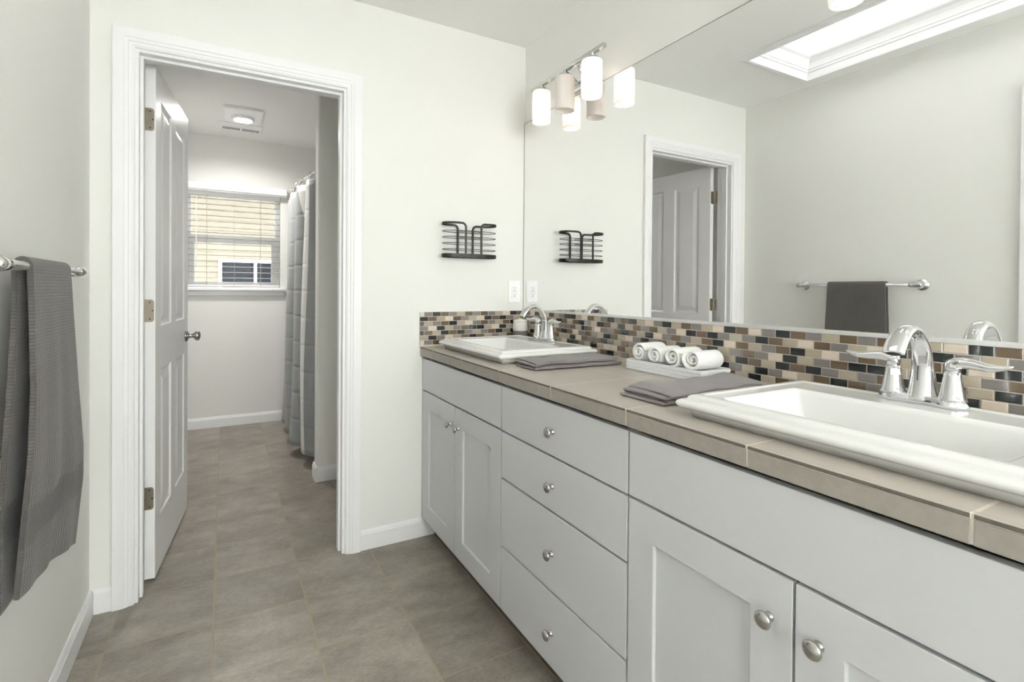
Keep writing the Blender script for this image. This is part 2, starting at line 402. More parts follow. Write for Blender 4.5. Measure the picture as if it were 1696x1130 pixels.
for y0, y1, i in ((0.0006, 0.1134, 0.0), (0.034, 0.072, 0.010)):
    a0, a1, az = A0 + i, A1 - i, AZ - i
    q = [(JX0 + 0.0005, JX1 - 0.0005, JZ - 0.0005), (a0, a1, az)]
    rings = []
    for yy in (y0, y1):
        (bx0, bx1, bz), (cx0, cx1, cz) = q
        rings.append([(bx0, yy, 0.0006), (bx0, yy, bz), (bx1, yy, bz), (bx1, yy, 0.0006), (cx1, yy, 0.0006), (cx1, yy, cz), (cx0, yy, cz), (cx0, yy, 0.0006)])
    loft(bm, rings)
struct(obj('trim_3', bm, M['trim'], bevel=0.0015), 'white door jamb with its stop strip', 'door jamb')

# second door on the left wall, its casing just enters the mirror
bm = B(); CPs = CP
rings = [[(LW + t, -1.4245 - d, 0.0006) for d, t in CP], [(LW + t, -1.4245 - d, HC - d) for d, t in CP],
         [(LW + t, -2.31 + d, HC - d) for d, t in CP], [(LW + t, -2.31 + d, 0.0006) for d, t in CP]]
loft(bm, rings)
struct(obj('trim_4', bm, M['trim']), 'white casing of a door in the left wall, at the mirror edge', 'door casing')
bm = B(); box(bm, LW + 0.0005, LW + 0.004, -2.244, -1.4905, 0.008, HC - 0.0665)
struct(obj('door_2', bm, M['door']), 'white closed door in the left wall', 'door')

# ------------------------------------------------------------------ door 1: the open panel door
D0 = Vector((-1.654, 0.146, 0)); DW = Vector((0.0977, 0.9952, 0)).normalized(); DT = Vector((0.9952, -0.0977, 0)).normalized()
DWID, DTH, DZ0, DZ1 = 0.722, 0.035, 0.012, 2.055
def dpt(a, d, z): return D0 + DW * a + DT * d + Vector((0, 0, z))
PANELS = [(0.092, 0.304, 0.232, 0.838), (0.404, 0.622, 0.232, 0.838), (0.092, 0.304, 1.015, 1.940), (0.404, 0.622, 1.015, 1.940)]
def panel_face(bm, d, s):
    """one door face with four raised-and-fielded panels; s = outward direction along thickness"""
    xs = sorted({0, DWID, *[p[0] for p in PANELS], *[p[1] for p in PANELS]}); zs = sorted({DZ0, DZ1, *[p[2] for p in PANELS], *[p[3] for p in PANELS]})
    for x0, x1 in zip(xs, xs[1:]):
        for z0, z1 in zip(zs, zs[1:]):
            hit = [p for p in PANELS if abs(p[0] - x0) < 1e-6 and abs(p[2] - z0) < 1e-6]
            if not hit:
                bm.faces.new([bm.verts.new(dpt(x, d, z)) for x, z in ((x0, z0), (x1, z0), (x1, z1), (x0, z1))]); continue
            steps = [(0, 0), (0.006, -0.006), (0.016, -0.0085), (0.022, -0.0085), (0.050, -0.001), (0.052, -0.001)]
            prev = None
            for ins, dep in steps:
                ring = [bm.verts.new(dpt(x, d + s * dep, z)) for x, z in ((x0 + ins, z0 + ins), (x1 - ins, z0 + ins), (x1 - ins, z1 - ins), (x0 + ins, z1 - ins))]
                if prev:
                    for i in range(4): bm.faces.new((prev[i], prev[(i + 1) % 4], ring[(i + 1) % 4], ring[i]))
                prev = ring
            bm.faces.new(prev)
d1 = bpy.data.objects.new('door_1', None); COL.objects.link(d1); d1.location = D0; OFF[d1] = D0.copy()
struct(d1, 'white four-panel door standing open into the bathroom', 'door')
bm = B(); panel_face(bm, DTH, 1); panel_face(bm, 0, -1)
cs = [(0, DZ0), (DWID, DZ0), (DWID, DZ1), (0, DZ1)]
for i in range(4):
    (a, z), (b_, y) = cs[i], cs[(i + 1) % 4]
    bm.faces.new([bm.verts.new(dpt(*q)) for q in ((a, 0, z), (b_, 0, y), (b_, DTH, y), (a, DTH, z))])
bmesh.ops.remove_doubles(bm, verts=bm.verts, dist=1e-5)
obj('door_slab', bm, M['door'], d1)
for zc in (1.838, 1.081, 0.334):
    bm = B()
    # leaf let into the door edge (rounded far corners), leaf on the jamb, knuckle between them
    pts = []
    for a, z in ((0, -0.0445), (0.024, -0.0445), (0.030, -0.0415), (0.0325, -0.0345), (0.0325, 0.0345), (0.030, 0.0415), (0.024, 0.0445), (0, 0.0445)): pts.append((a, z))
    rings = [[dpt(dd, a - 0.002, zc + z) for a, z in pts] for dd in (-0.0018, 0.0004)]
    loft(bm, rings)
    rings = [[(x, 0.136 - a * 0.72, zc + z) for a, z in pts] for x in (A0 + 0.0004, A0 + 0.0022)]
    loft(bm, rings)
    hg = obj('hinge', bm, M['hinge'], d1)
    bm = B()
    for k in range(5): lathe(bm, [(0.0055, -0.0435 + k * 0.0178), (0.0055, -0.0435 + k * 0.0178 + 0.0165)], (D0.x - 0.004, D0.y - 0.004, zc), 'z', 12)
    obj('knuckle', bm, M['hinge'], hg, smooth=False)
    for a, z in ((0.017, 0.033), (0.026, 0.0), (0.017, -0.033)):
        bm = B(); p = dpt(-0.0022, a, zc + z); rings = []
        for off in (0, 0.0012): rings.append([p - DW * off + DT * (0.0028 * math.cos(t * math.pi / 4)) + Vector((0, 0, 0.0028 * math.sin(t * math.pi / 4))) for t in range(8)])
        loft(bm, rings); obj('screw', bm, M['slot'], hg)
bm = B(); kc = dpt(0.66, DTH, 0.925); rings = []
prof = [(0.031, 0.0005), (0.031, 0.005), (0.026, 0.010), (0.013, 0.014), (0.011, 0.030), (0.014, 0.037), (0.0225, 0.043), (0.026, 0.052), (0.024, 0.060), (0.015, 0.0655), (0.004, 0.067)]
for r, h in prof:
    rings.append([kc + DT * h + DW * (r * math.cos(2 * math.pi * i / 24)) + Vector((0, 0, r * math.sin(2 * math.pi * i / 24))) for i in range(24)])
loft(bm, rings); obj('door_knob', bm, M['nickel'], d1, smooth=True)
bm = B(); rings = []
for r, h in prof: rings.append([dpt(0.66, 0, 0.925) - DT * h + DW * (r * math.cos(2 * math.pi * i / 24)) + Vector((0, 0, r * math.sin(2 * math.pi * i / 24))) for i in range(24)])
loft(bm, rings); obj('door_knob', bm, M['nickel'], d1, smooth=True)

# ------------------------------------------------------------------ window 1 (bathroom), blind
w1 = bpy.data.objects.new('window_1', None); COL.objects.link(w1); w1.location = ((WX0 + WX1) / 2, YF, WZ0); OFF[w1] = Vector(w1.location)
struct(w1, 'white double-hung window above the bare bathroom wall', 'window')
def ring_frame(bm, x0, x1, z0, z1, wl, wr, wb, wt, y0, y1):
    box(bm, x0, x0 + wl, y0, y1, z0, z1); box(bm, x1 - wr, x1, y0, y1, z0, z1)
    box(bm, x0 + wl, x1 - wr, y0, y1, z0, z0 + wb); box(bm, x0 + wl, x1 - wr, y0, y1, z1 - wt, z1)
bm = B(); ring_frame(bm, WX0 + 0.001, WX1 - 0.001, WZ0 + 0.001, WZ1 - 0.001, 0.026, 0.026, 0.030, 0.022, YF + 0.062, YF + 0.135)
obj('window_frame', bm, M['vinyl'], w1, bevel=0.002)
bm = B(); ring_frame(bm, WX0 + 0.0275, WX1 - 0.0275, 1.565, WZ1 - 0.0235, 0.014, 0.014, 0.05, 0.014, YF + 0.098, YF + 0.124)
obj('upper_sash', bm, M['vinyl'], w1, bevel=0.002)
bm = B(); ring_frame(bm, WX0 + 0.0275, WX1 - 0.0275, WZ0 + 0.0315, 1.622, 0.040, 0.040, 0.014, 0.065, YF + 0.068, YF + 0.096)
obj('lower_sash', bm, M['vinyl'], w1, bevel=0.002)
bm = B(); box(bm, WX0 + 0.0425, WX1 - 0.0425, YF + 0.109, YF + 0.113, 1.6155, WZ1 - 0.038); obj('pane', bm, M['glass'], w1)
bm = B(); box(bm, WX0 + 0.068, WX1 - 0.068, YF + 0.080, YF + 0.084, WZ0 + 0.046, 1.5565); obj('pane', bm, M['glass'], w1)
bm = B(); box(bm, WX0 - 0.052, WX1 + 0.040, YF - 0.048, YF - 0.0005, 1.150, 1.172); box(bm, WX0 + 0.001, WX1 - 0.001, YF - 0.002, YF + 0.061, 1.1725 - 0.02, 1.1795)
obj('window_sill', bm, M['trim'], w1, bevel=0.004)
bm = B(); box(bm, WX0 - 0.04, WX1 + 0.028, YF - 0.019, YF - 0.0005, 1.108, 1.1495); obj('apron', bm, M['trim'], w1, bevel=0.004)

bl = thing('window_blind', 'white horizontal slat blind hanging in the bathroom window', 'blind', ((WX0 + WX1) / 2, YF - 0.03, 1.985))
bm = B()
vp = [(0, 1.972), (-0.004, 1.980), (-0.013, 1.984), (-0.013, 2.030), (-0.008, 2.036), (-0.014, 2.050), (0, 2.052), (0.012, 2.052), (0.012, 1.972)]
extrude_profile(bm, [(YF - 0.062 + a, z) for a, z in vp], WX0 - 0.045, WX1 + 0.045, 'x')
box(bm, WX0 - 0.045, WX0 - 0.033, YF - 0.0495, YF - 0.001, 1.974, 2.050); box(bm, WX1 + 0.033, WX1 + 0.045, YF - 0.0495, YF - 0.001, 1.974, 2.050)
obj('valance', bm, M['blind'], bl)
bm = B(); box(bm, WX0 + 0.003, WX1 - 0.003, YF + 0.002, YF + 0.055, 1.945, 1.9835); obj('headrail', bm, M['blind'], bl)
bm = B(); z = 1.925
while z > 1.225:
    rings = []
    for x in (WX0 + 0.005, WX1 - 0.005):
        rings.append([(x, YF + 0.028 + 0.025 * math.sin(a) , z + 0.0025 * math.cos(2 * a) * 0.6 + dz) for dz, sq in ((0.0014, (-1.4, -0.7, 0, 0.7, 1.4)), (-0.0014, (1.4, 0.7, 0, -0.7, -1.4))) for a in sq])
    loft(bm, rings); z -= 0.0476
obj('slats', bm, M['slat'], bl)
bm = B(); box(bm, WX0 + 0.005, WX1 - 0.005, YF + 0.004, YF + 0.052, 1.184, 1.200); obj('bottom_rail', bm, M['blind'], bl, bevel=0.003)
for x in (-1.512, -1.309, -1.106):
    bm = B()
    for y in (YF + 0.0015, YF + 0.0548): tube(bm, [(x, y, 1.19), (x, y, 1.95)], 0.0012, 6)
    obj('ladder_cord', bm, M['cord'], bl)
bm = B(); tube(bm, [(-1.585, YF - 0.004, 1.94), (-1.586, YF - 0.004, 1.35)], 0.004, 8); obj('tilt_wand', bm, M['blind'], bl)

# window added behind the camera for fill daylight: plain glass to the sky
w3 = bpy.data.objects.new('added_fill_window', None); COL.objects.link(w3); w3.location = ((VX0 + VX1) / 2, YB, VZ0); OFF[w3] = Vector(w3.location)
struct(w3, 'wide white window added opposite the doorway for fill daylight, out of frame', 'window')
bm = B(); ring_frame(bm, VX0 + 0.001, VX1 - 0.001, VZ0 + 0.001, VZ1 - 0.001, 0.035, 0.035, 0.035, 0.035, YB - 0.085, YB - 0.03); box(bm, -0.885, -0.855, YB - 0.085, YB - 0.03, VZ0 + 0.036, VZ1 - 0.036)
obj('window_frame', bm, M['vinyl'], w3)
for a, b in ((VX0 + 0.0365, -0.8855), (-0.8545, VX1 - 0.0365)):
    obj('pane', bbox(a, b, YB - 0.060, YB - 0.056, VZ0 + 0.0365, VZ1 - 0.0365), M['glass'], w3)

# neighbouring house outside
nh = thing('house', 'beige lap-sided house wall with a white slider window, outside behind the blind', 'house', (-1.3, 6.2, 0))
bm = B(); z = -0.4
while z < 3.6:
    extrude_profile(bm, [(6.2, z), (6.2, z + 0.150), (6.188, z + 0.150), (6.172, z)], -5.0, 2.6, 'x'); z += 0.150
obj('siding', bm, M['siding'], nh)
obj('added_shade_eave', bbox(-5.0, 2.6, 3.75, 6.21, 2.9, 3.02), M['vinyl'], nh)  # unseen deep overhang, added to keep sky light off the siding
nw = obj('window_frame', (lambda bm: (ring_frame(bm, -1.46, 0.05, 0.92, 1.59, 0.045, 0.045, 0.045, 0.045, 6.12, 6.172), box(bm, -1.005, -0.965, 6.12, 6.172, 0.965, 1.545), bm)[2])(B()), M['vinyl'], nh)
bm = B(); box(bm, -1.415, 0.005, 6.150, 6.168, 0.965, 1.545); obj('pane', bm, M['darkglass'], nw)
bm = B(); box(bm, -9, 7, 2.9, 9, -0.5, -0.41); o = obj('ground', bm, M['lawn']); struct(o, 'bare gravel strip outside the bathroom window', 'ground')

# ------------------------------------------------------------------ skylight (window_2)
w2 = bpy.data.objects.new('window_2', None); COL.objects.link(w2); w2.location = ((SKX0 + SKX1) / 2, (SKY0 + SKY1) / 2, H); OFF[w2] = Vector(w2.location)
struct(w2, 'long bright skylight framed by stepped white moulding, seen in the mirror', 'skylight')
def rect(x0, x1, y0, y1, z): return [(x0, y0, z), (x1, y0, z), (x1, y1, z), (x0, y1, z)]
def rr(i, z): return rect(SKX0 + i, SKX1 - i, SKY0 + i, SKY1 - i, z)
bm = B()
loft(bm, [rr(0.002, H + 0.0005), rr(-0.024, H - 0.0006), rr(-0.024, H - 0.016), rr(-0.012, H - 0.020), rr(0.006, H - 0.020), rr(0.008, H - 0.006), rr(0.009, H + 0.022), rr(0.016, H + 0.024), rr(0.017, H + 0.036),
          rr(0.022, H + 0.038), rr(0.024, H + 0.050), rr(0.030, H + 0.066), rr(0.042, H + 0.082), rr(0.056, H + 0.092), rr(0.060, H + 0.100), rr(0.060, H + 0.118), rr(0.002, H + 0.118), rr(0.002, H + 0.0005)], caps=False)
obj('skylight_moulding', bm, M['trim'], w2)
bm = B(); box(bm, SKX0 + 0.003, SKX1 - 0.003, SKY0 + 0.003, SKY1 - 0.003, H + 0.1205, H + 0.132); obj('diffuser', bm, M['daylight'], w2)

# ------------------------------------------------------------------ bathroom fan light
fx = thing('exhaust_fan', 'square white ceiling fan unit with glowing round lamp and slotted grille', 'fan', (-1.265, 2.05, H))
bm = B(); loft(bm, [rrect(-1.265, 1.92, 0.128, 0.168, 0.022, H - 0.0006), rrect(-1.265, 1.92, 0.128, 0.168, 0.022, H - 0.016), rrect(-1.265, 1.92, 0.118, 0.158, 0.02, H - 0.021)])
obj('light_panel', bm, M['plastic'], fx)
bm = B(); lathe(bm, [(0.078, -0.0212), (0.077, -0.034), (0.066, -0.0465), (0.060, -0.0465), (0.0575, -0.0215)], (-1.265, 1.93, H), 'z', 28, caps=False); obj('lamp_ring', bm, M['plastic'], fx, smooth=True)
bm = B(); lathe(bm, [(0.056, -0.0215), (0.056, -0.0240), (0.040, -0.0250), (0.010, -0.0255)], (-1.265, 1.93, H), 'z', 28); obj('lamp', bm, M['fanlamp'], fx, smooth=True)
bm = B(); loft(bm, [rrect(-1.272, 2.275, 0.150, 0.100, 0.012, H - 0.0006), rrect(-1.272, 2.275, 0.150, 0.100, 0.012, H - 0.006), rrect(-1.272, 2.275, 0.145, 0.095, 0.012, H - 0.008)])
gp = obj('grille', bm, M['plastic'], fx)
bm = B()
for k in range(20):
    x = -1.397 + k * 0.0125 + (0.012 if k >= 10 else 0)
    box(bm, x, x + 0.006, 2.285, 2.345, H - 0.0095, H - 0.0082)
obj('slots', bm, M['slot'], gp)

# ------------------------------------------------------------------ bathtub, rod, curtain
bt = thing('bathtub', 'white alcove bathtub behind the grey shower curtain', 'bathtub', (-0.41, 1.855, 0))
TX0, TX1, TY0, TY1 = -0.800, -0.004, 1.078, YF - 0.006
bm = B(); cx, cy, hx, hy = (TX0 + TX1) / 2, (TY0 + TY1) / 2, (TX1 - TX0) / 2, (TY1 - TY0) / 2
loft(bm, [rrect(cx, cy, hx - .01, hy - .002, .01, 0.001), rrect(cx, cy, hx - .008, hy - .002, .01, 0.40), rrect(cx, cy, hx, hy, .015, 0.43), rrect(cx, cy, hx, hy, .02, 0.475), rrect(cx, cy, hx - .012, hy - .01, .02, 0.485),
          rrect(cx, cy, hx - .07, hy - .07, .10, 0.485), rrect(cx, cy, hx - .085, hy - .085, .10, 0.47), rrect(cx, cy, hx - .13, hy - .15, .12, 0.12), rrect(cx, cy, hx - .2, hy - .24, .10, 0.10)])
obj('tub_shell', bm, M['tub'], bt, smooth=False, bevel=0.004)
bm = B(); lathe(bm, [(0.03, 0.1005), (0.03, 0.103), (0.02, 0.104)], (cx, TY0 + 0.36, 0), 'z', 16); obj('drain', bm, M['chrome'], bt)
def rodx(y): return -0.842 - 0.078 * (1 - ((y - 1.856) / 0.784) ** 2)
RZ = 1.930
cr = thing('curtain_rod', 'curved chrome shower curtain rod with rings near the ceiling', 'curtain rod', (-0.86, 1.856, RZ))
bm = B(); tube(bm, [(rodx(y), y, RZ) for y in [1.0735 + 1.564 * i / 24 for i in range(25)]], 0.0125, 12); obj('rod', bm, M['chrome'], cr, smooth=True)
for y, s in ((1.0725, 1), (YF - 0.0005, -1)):
    bm = B(); lathe(bm, [(0.034, 0.0), (0.034, 0.006), (0.02, 0.018), (0.014, 0.03)], (rodx(1.0735), y, RZ), 'y' if s > 0 else '-y', 20); obj('flange', bm, M['chrome'], cr, smooth=True)
NF = 4.5; CY0, CY1 = 1.115, 2.500
def curt(y, z):
    u = (y - CY0) / (CY1 - CY0)
    ph = 2 * math.pi * NF * (u ** 0.92) + 0.35 * math.sin(3 * z + 5 * u)
    am = 0.024 + 0.018 * (1.9 - z) / 1.9
    x = rodx(y) + am * math.sin(ph) + 0.010 * math.sin(0.5 * ph + 2.2 * z) * (1.9 - z) - 0.020 * (1.9 - z) / 1.9
    yy = y + 0.030 * math.cos(ph) * (0.6 + 0.4 * (1.9 - z)) - 0.02 * (1.9 - z) * (1 - u) * 0.6
    return Vector((x, max(yy, 1.085), z))
ct = thing('shower_curtain', 'grey pleated shower curtain with white stripes hanging to the floor', 'curtain', (-0.88, 1.8, RZ))
bm = B(); nu, nv = 260, 40; uvl = bm.loops.layers.uv.new('UVMap'); g = []; arc = [0.0]
for i in range(nu + 1):
    y = CY0 + (CY1 - CY0) * i / nu
    g.append([bm.verts.new(curt(y, 1.895 - (1.895 - 0.085) * j / nv)) for j in range(nv + 1)])
    if i: arc.append(arc[-1] + (g[i][nv].co - g[i - 1][nv].co).length)
for i in range(nu):
    for j in range(nv):
        f = bm.faces.new((g[i][j], g[i + 1][j], g[i + 1][j + 1], g[i][j + 1]))
        for lp, (a, c) in zip(f.loops, ((i, j), (i + 1, j), (i + 1, j + 1), (i, j + 1))): lp[uvl].uv = (arc[a], g[a][c].co.z)
cl = obj('curtain_cloth', bm, M['curtain'], ct, smooth=True, recalc=False)
md = cl.modifiers.new('cloth_thickness', 'SOLIDIFY'); md.thickness = 0.0018
for k in range(10):
    y = CY0 + (CY1 - CY0) * (k + 0.25) / 10; bm = B(); x = rodx(y)
    tube(bm, [(x + 0.019 * math.cos(a), y + 0.004 * math.sin(a), RZ - 0.010 + 0.026 * math.sin(a)) for a in [2 * math.pi * i / 16 for i in range(16)]], 0.0018, 6, True)
    obj('ring', bm, M['chrome'], ct, smooth=True)

# ------------------------------------------------------------------ vanity: cabinets
FX0, FX1 = -0.561, -0.541       # front panels
def cabinet(name, label, y0, y1):
    t = thing(name, label, 'cabinet', (-0.27, (y0 + y1) / 2, 0)); bm = B()
    a, b = y1 + 0.0008, y0 - 0.0008       # a nearer the camera (smaller y)
    box(bm, -0.5405, -0.010, a, a + 0.018, 0.090, 0.8600); box(bm, -0.5405, -0.010, b - 0.018, b, 0.090, 0.8600)
    box(bm, -0.5405, -0.010, a + 0.0185, b - 0.0185, 0.090, 0.108); box(bm, -0.016, -0.010, a + 0.0185, b - 0.0185, 0.1085, 0.8595)
    obj('body', bm, M['carcass'], t)
    obj('toe_kick', bbox(-0.497, -0.480, a, b, 0.0006, 0.0895), M['toekick'], t)
    return t
def slab(name, t, y0, y1, z0, z1):
    return obj(name, bbox(FX0, FX1, y1, y0, z0, z1), M['cabinet'], t, bevel=0.0015)
def shaker(t, y0, y1, z0, z1, st=0.078, st2=0.078):
    bm = B(); d = 0.009; ya, yb = y1, y0
    o = [(ya, z0), (yb, z0), (yb, z1), (ya, z1)]; i_ = [(ya + st, z0 + st2), (yb - st, z0 + st2), (yb - st, z1 - st2), (ya + st, z1 - st2)]
    bk = [bm.verts.new((FX1, y, z)) for y, z in o]; fo = [bm.verts.new((FX0, y, z)) for y, z in o]
    fi = [bm.verts.new((FX0, y, z)) for y, z in i_]; ri = [bm.verts.new((FX0 + d, y, z)) for y, z in i_]
    bm.faces.new(bk); bm.faces.new(ri)
    for k in range(4):
        l = (k + 1) % 4
        bm.faces.new((bk[k], bk[l], fo[l], fo[k])); bm.faces.new((fo[k], fo[l], fi[l], fi[k])); bm.faces.new((fi[k], fi[l], ri[l], ri[k]))
    return obj('door', bm, M['cabinet'], t, bevel=0.0015)
KP = [(0.0085, 0.0004), (0.0085, 0.002), (0.006, 0.0045), (0.0052, 0.009), (0.0068, 0.0125), (0.0125, 0.0155), (0.0152, 0.0185), (0.0155, 0.0205), (0.0135, 0.0235), (0.008, 0.0258), (0.002, 0.0265)]
def knob(parent, y, z):
    bm = B(); lathe(bm, KP, (FX0, y, z), '-x', 24); obj('knob', bm, M['nickel'], parent, smooth=True)
G = 0.003
def sink_cabinet(name, label, y0, ym, y1):
    t = cabinet(name, label, y0, y1)
    slab('false_front', t, y0 - G, y1 + G, 0.7025, 0.8490)
    for a, b, ky in ((y0, ym, ym + 0.042), (ym, y1, ym - 0.042)):
        d = shaker(t, a - G, b + G * 0.7, 0.094, 0.6960); knob(d, ky, 0.617)
    return t
sink_cabinet('sink_cabinet', 'white sink cabinet with two panelled doors in the corner by the doorway', -0.016, -0.401, -0.803)
t = cabinet('drawer_cabinet', 'white cabinet of four plain drawers between the two sink cabinets', -0.803, -1.428)
for z0, z1, kz in ((0.7010, 0.8490, 0.770), (0.5425, 0.6950, 0.614), (0.3120, 0.5360, 0.420), (0.0940, 0.3060, 0.192)):
    knob(slab('drawer', t, -0.803 - G, -1.428 + G, z0, z1), -1.115, kz)
sink_cabinet('sink_cabinet', 'white sink cabinet with two panelled doors nearest the camera', -1.428, -1.825, VE)
bm = B(); box(bm, -0.560, -0.541, -0.0150, -0.0006, 0.0935, 0.849)
tag(obj('filler_strip', bm, M['cabinet']), 'narrow white filler strip between wall and corner sink cabinet', 'filler')

# worktop with two sink cut-outs, tiled edge
SC = [(-0.393,), (-1.825,)]
SCY = [-0.3945, -1.825]; RX0, RX1 = -0.515, -0.062; RHY = 0.305
HX0, HX1, HHY = RX0 + 0.040, RX1 - 0.040, 0.258
wt = thing('worktop', 'taupe tiled vanity worktop with a square tiled front edge', 'worktop', (-0.285, VE / 2, CT))
bm = B(); XI = -0.558
ys = [-0.0006, SCY[0] + HHY, SCY[0] - HHY, SCY[1] + HHY, SCY[1] - HHY, VE - 0.012]
xs = [XI, HX0, HX1, -0.0006]
grid = [[[bm.verts.new((x, y, z)) for z in (0.8605, CT)] for y in ys] for x in xs]
def solid(i, j): return not (i == 1 and j in (1, 3))
for i in range(3):
    for j in range(5):
        if not solid(i, j): continue
        a, b, c, d = grid[i][j], grid[i + 1][j], grid[i + 1][j + 1], grid[i][j + 1]
        bm.faces.new((a[1], b[1], c[1], d[1])); bm.faces.new((a[0], d[0], c[0], b[0]))
        for (p, q, ni, nj) in ((a, b, i, j - 1), (b, c, i + 1, j), (c, d, i, j + 1), (d, a, i - 1, j)):
            if not (0 <= ni < 3 and 0 <= nj < 5) or not solid(ni, nj): bm.faces.new((p[0], q[0], q[1], p[1]))
obj('tile_top', bm, M['counter'], wt)
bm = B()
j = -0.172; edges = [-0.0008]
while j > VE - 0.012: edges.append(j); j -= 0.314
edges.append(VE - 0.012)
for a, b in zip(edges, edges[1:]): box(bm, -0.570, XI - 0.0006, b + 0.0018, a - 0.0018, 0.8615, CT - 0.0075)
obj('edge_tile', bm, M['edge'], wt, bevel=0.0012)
bm = B()
for a, b in zip(edges, edges[1:]):
    box(bm, -0.5705, XI - 0.0004, b + 0.0018, a - 0.0018, CT - 0.0062, CT + 0.0002)
bm.faces.ensure_lookup_table(); bmesh.ops.recalc_face_normals(bm, faces=bm.faces)
for f in bm.faces:
    if f.normal.x < -0.5: f.material_index = 1
obj('nosing', bm, [M['counter'], M['raw']], wt, bevel=0.0012)
bm = B(); box(bm, -0.5685, XI - 0.0008, VE - 0.010, -0.0012, 0.8625, CT - 0.0012); obj('edge_grout', bm, M['grout'], wt)

# ------------------------------------------------------------------ mosaic backsplash
PIT, ROWH, ZTOP = 0.0434, 0.0225, 1.0655
SEG = {0: [(5 - 1, 'CBTGDDTCBTGDGBDTCGDTBGTCDBCGDBGTBGBGTCDB')],
       1: [(16 - 12, 'GTDBTBDGTDBTDTBGBTGCDBDGTGDBTCBGTCDBDGTGBT')],
       2: [(12 - 7, 'BCGGBTDBCGGBDBTDCGBGTBDCBTGBDTCGBGTBDCDT')],
       3: [(14 - 12, 'GTDTBDBCGBGTDBTCGDGBTDTGDTGBGCDTGBDDTCDTGBT')],
       4: [(14 - 10, 'BGBTTDCBGBDGTBGTDBTGBCTBTDBTDBDGTGBDGBTD')],
       5: [(12 - 7, 'DTCDBGTDTCCBTDGTBGDTGBDGTDGCTBDBGTTBDCGT')],
       6: [(16 - 2, 'BDTGTBGCTDGBCGBTDTBGTBTCDBGTBDT')]}
LSEG = ['CGDBGTBGBGTCDB', 'DBTCBGTCDBDGTG', 'BTGBDTCGBGTBDT', 'GCDTGBDDTCDTDB', 'DBTDBDGTGBDGDB', 'TDGCTBDBTGTBTG', 'CGBTGTDBTCGBDT']
MI = 'DBGTC'
def tile(bm, p0, ux, uz, n, w, h, mi):
    """bevelled tile: p0 = corner, ux / uz unit directions, n outward"""
    e = 0.0009; t = 0.0022
    b = [p0, p0 + ux * w, p0 + ux * w + uz * h, p0 + uz * h]
    vb = [bm.verts.new(q) for q in b]; vm = [bm.verts.new(q + n * (t - e)) for q in b]
    c = p0 + ux * w / 2 + uz * h / 2
    vt = [bm.verts.new(q + n * t + ((c - q).dot(ux) / abs((c - q).dot(ux)) * ux + (c - q).dot(uz) / abs((c - q).dot(uz)) * uz) * e) for q in b]
    fs = [bm.faces.new(vt)]
    for k in range(4):
        l = (k + 1) % 4; fs += [bm.faces.new((vb[k], vb[l], vm[l], vm[k])), bm.faces.new((vm[k], vm[l], vt[l], vt[k]))]
    for f in fs: f.material_index = mi
MM = [M['tD'], M['tB'], M['tG'], M['tT'], M['tC']]
X_, Y_, Z_ = Vector((1, 0, 0)), Vector((0, 1, 0)), Vector((0, 0, 1)); gp_ = 0.0025
bs = thing('tile_backsplash', 'long mosaic tile backsplash running under the mirror', 'backsplash', (-0.006, VE / 2, CT))
obj('grout_bed', bbox(-0.0062, -0.0006, VE - 0.010, -0.0006, CT + 0.0006, ZTOP + 0.0004), M['grout'], bs)
bm = B(); rnd = random.Random(3)
for r in range(7):
    z1 = ZTOP - r * ROWH; z0 = z1 - ROWH + gp_
    if r == 6: z0 = max(z0, CT + 0.004)
    k = -1 if r % 2 == 0 else -2
    first = 0.0352 + (0.0217 if r % 2 else 0)
    s0, seq = SEG[r][0]
    for k in range(-2, 60):
        ya = -(first + PIT * k); yb = ya - PIT + gp_
        ya = min(ya, -0.0090); yb = max(yb, VE - 0.009)
        if ya - yb < 0.004: continue
        i = k - s0
        ch = seq[i] if 0 <= i < len(seq) else rnd.choice('DBGTTCGB')
        tile(bm, Vector((-0.0062, yb, z0)), Y_, Z_, -X_, ya - yb, z1 - z0, MI.index(ch))
obj('mosaic', bm, MM, bs)
b2 = thing('side_splash', 'short mosaic tile backsplash on the doorway wall beside the corner sink', 'backsplash', (-0.29, -0.005, CT))
obj('grout_bed', bbox(-0.5740, -0.0066, -0.0062, -0.0006, CT + 0.0006, ZTOP + 0.0004), M['grout'], b2)
bm = B(); LP = 0.0424
for r in range(7):
    z1 = ZTOP - r * ROWH; z0 = max(z1 - ROWH + gp_, CT + 0.004)
    for k, ch in enumerate(LSEG[r]):
        xa = -0.5736 + LP * k - (LP / 2 if r % 2 == 0 else 0); xb = min(xa + LP - gp_, -0.0088); xa = max(xa, -0.5736)
        if xb - xa < 0.004: continue
        tile(bm, Vector((xa, -0.0062, z0)), X_, Z_, -Y_, xb - xa, z1 - z0, MI.index(ch))
obj('mosaic', bm, MM, b2)

# ------------------------------------------------------------------ mirror
mr = thing('wall_mirror', 'wide frameless wall mirror above the mosaic backsplash', 'mirror', (-0.003, VE / 2, 1.077))
MZ0, MZ1 = 1.0668, 2.046
bm = B(); box(bm, -0.0060, -0.0006, VE, -0.0045, MZ0 + 0.0003, MZ1)
obj('mirror_glass', bm, M['mirror'], mr)
bm = B(); box(bm, -0.0100, -0.0063, VE, -0.0010, 1.0668, 1.0770); box(bm, -0.0100, -0.0006, VE, -0.0010, 1.0662, 1.0668)
obj('bottom_channel', bm, M['alu'], mr)
bm = B(); box(bm, -0.0066, -0.0006, -0.0043, -0.0010, 1.08, MZ1); box(bm, -0.0066, -0.0006, VE, -0.0010, MZ1 + 0.0002, MZ1 + 0.0022)
obj('edge_strip', bm, plain('mirror_edge_grey', (0.20, 0.21, 0.20), 0.4, bmp=0.0), mr)

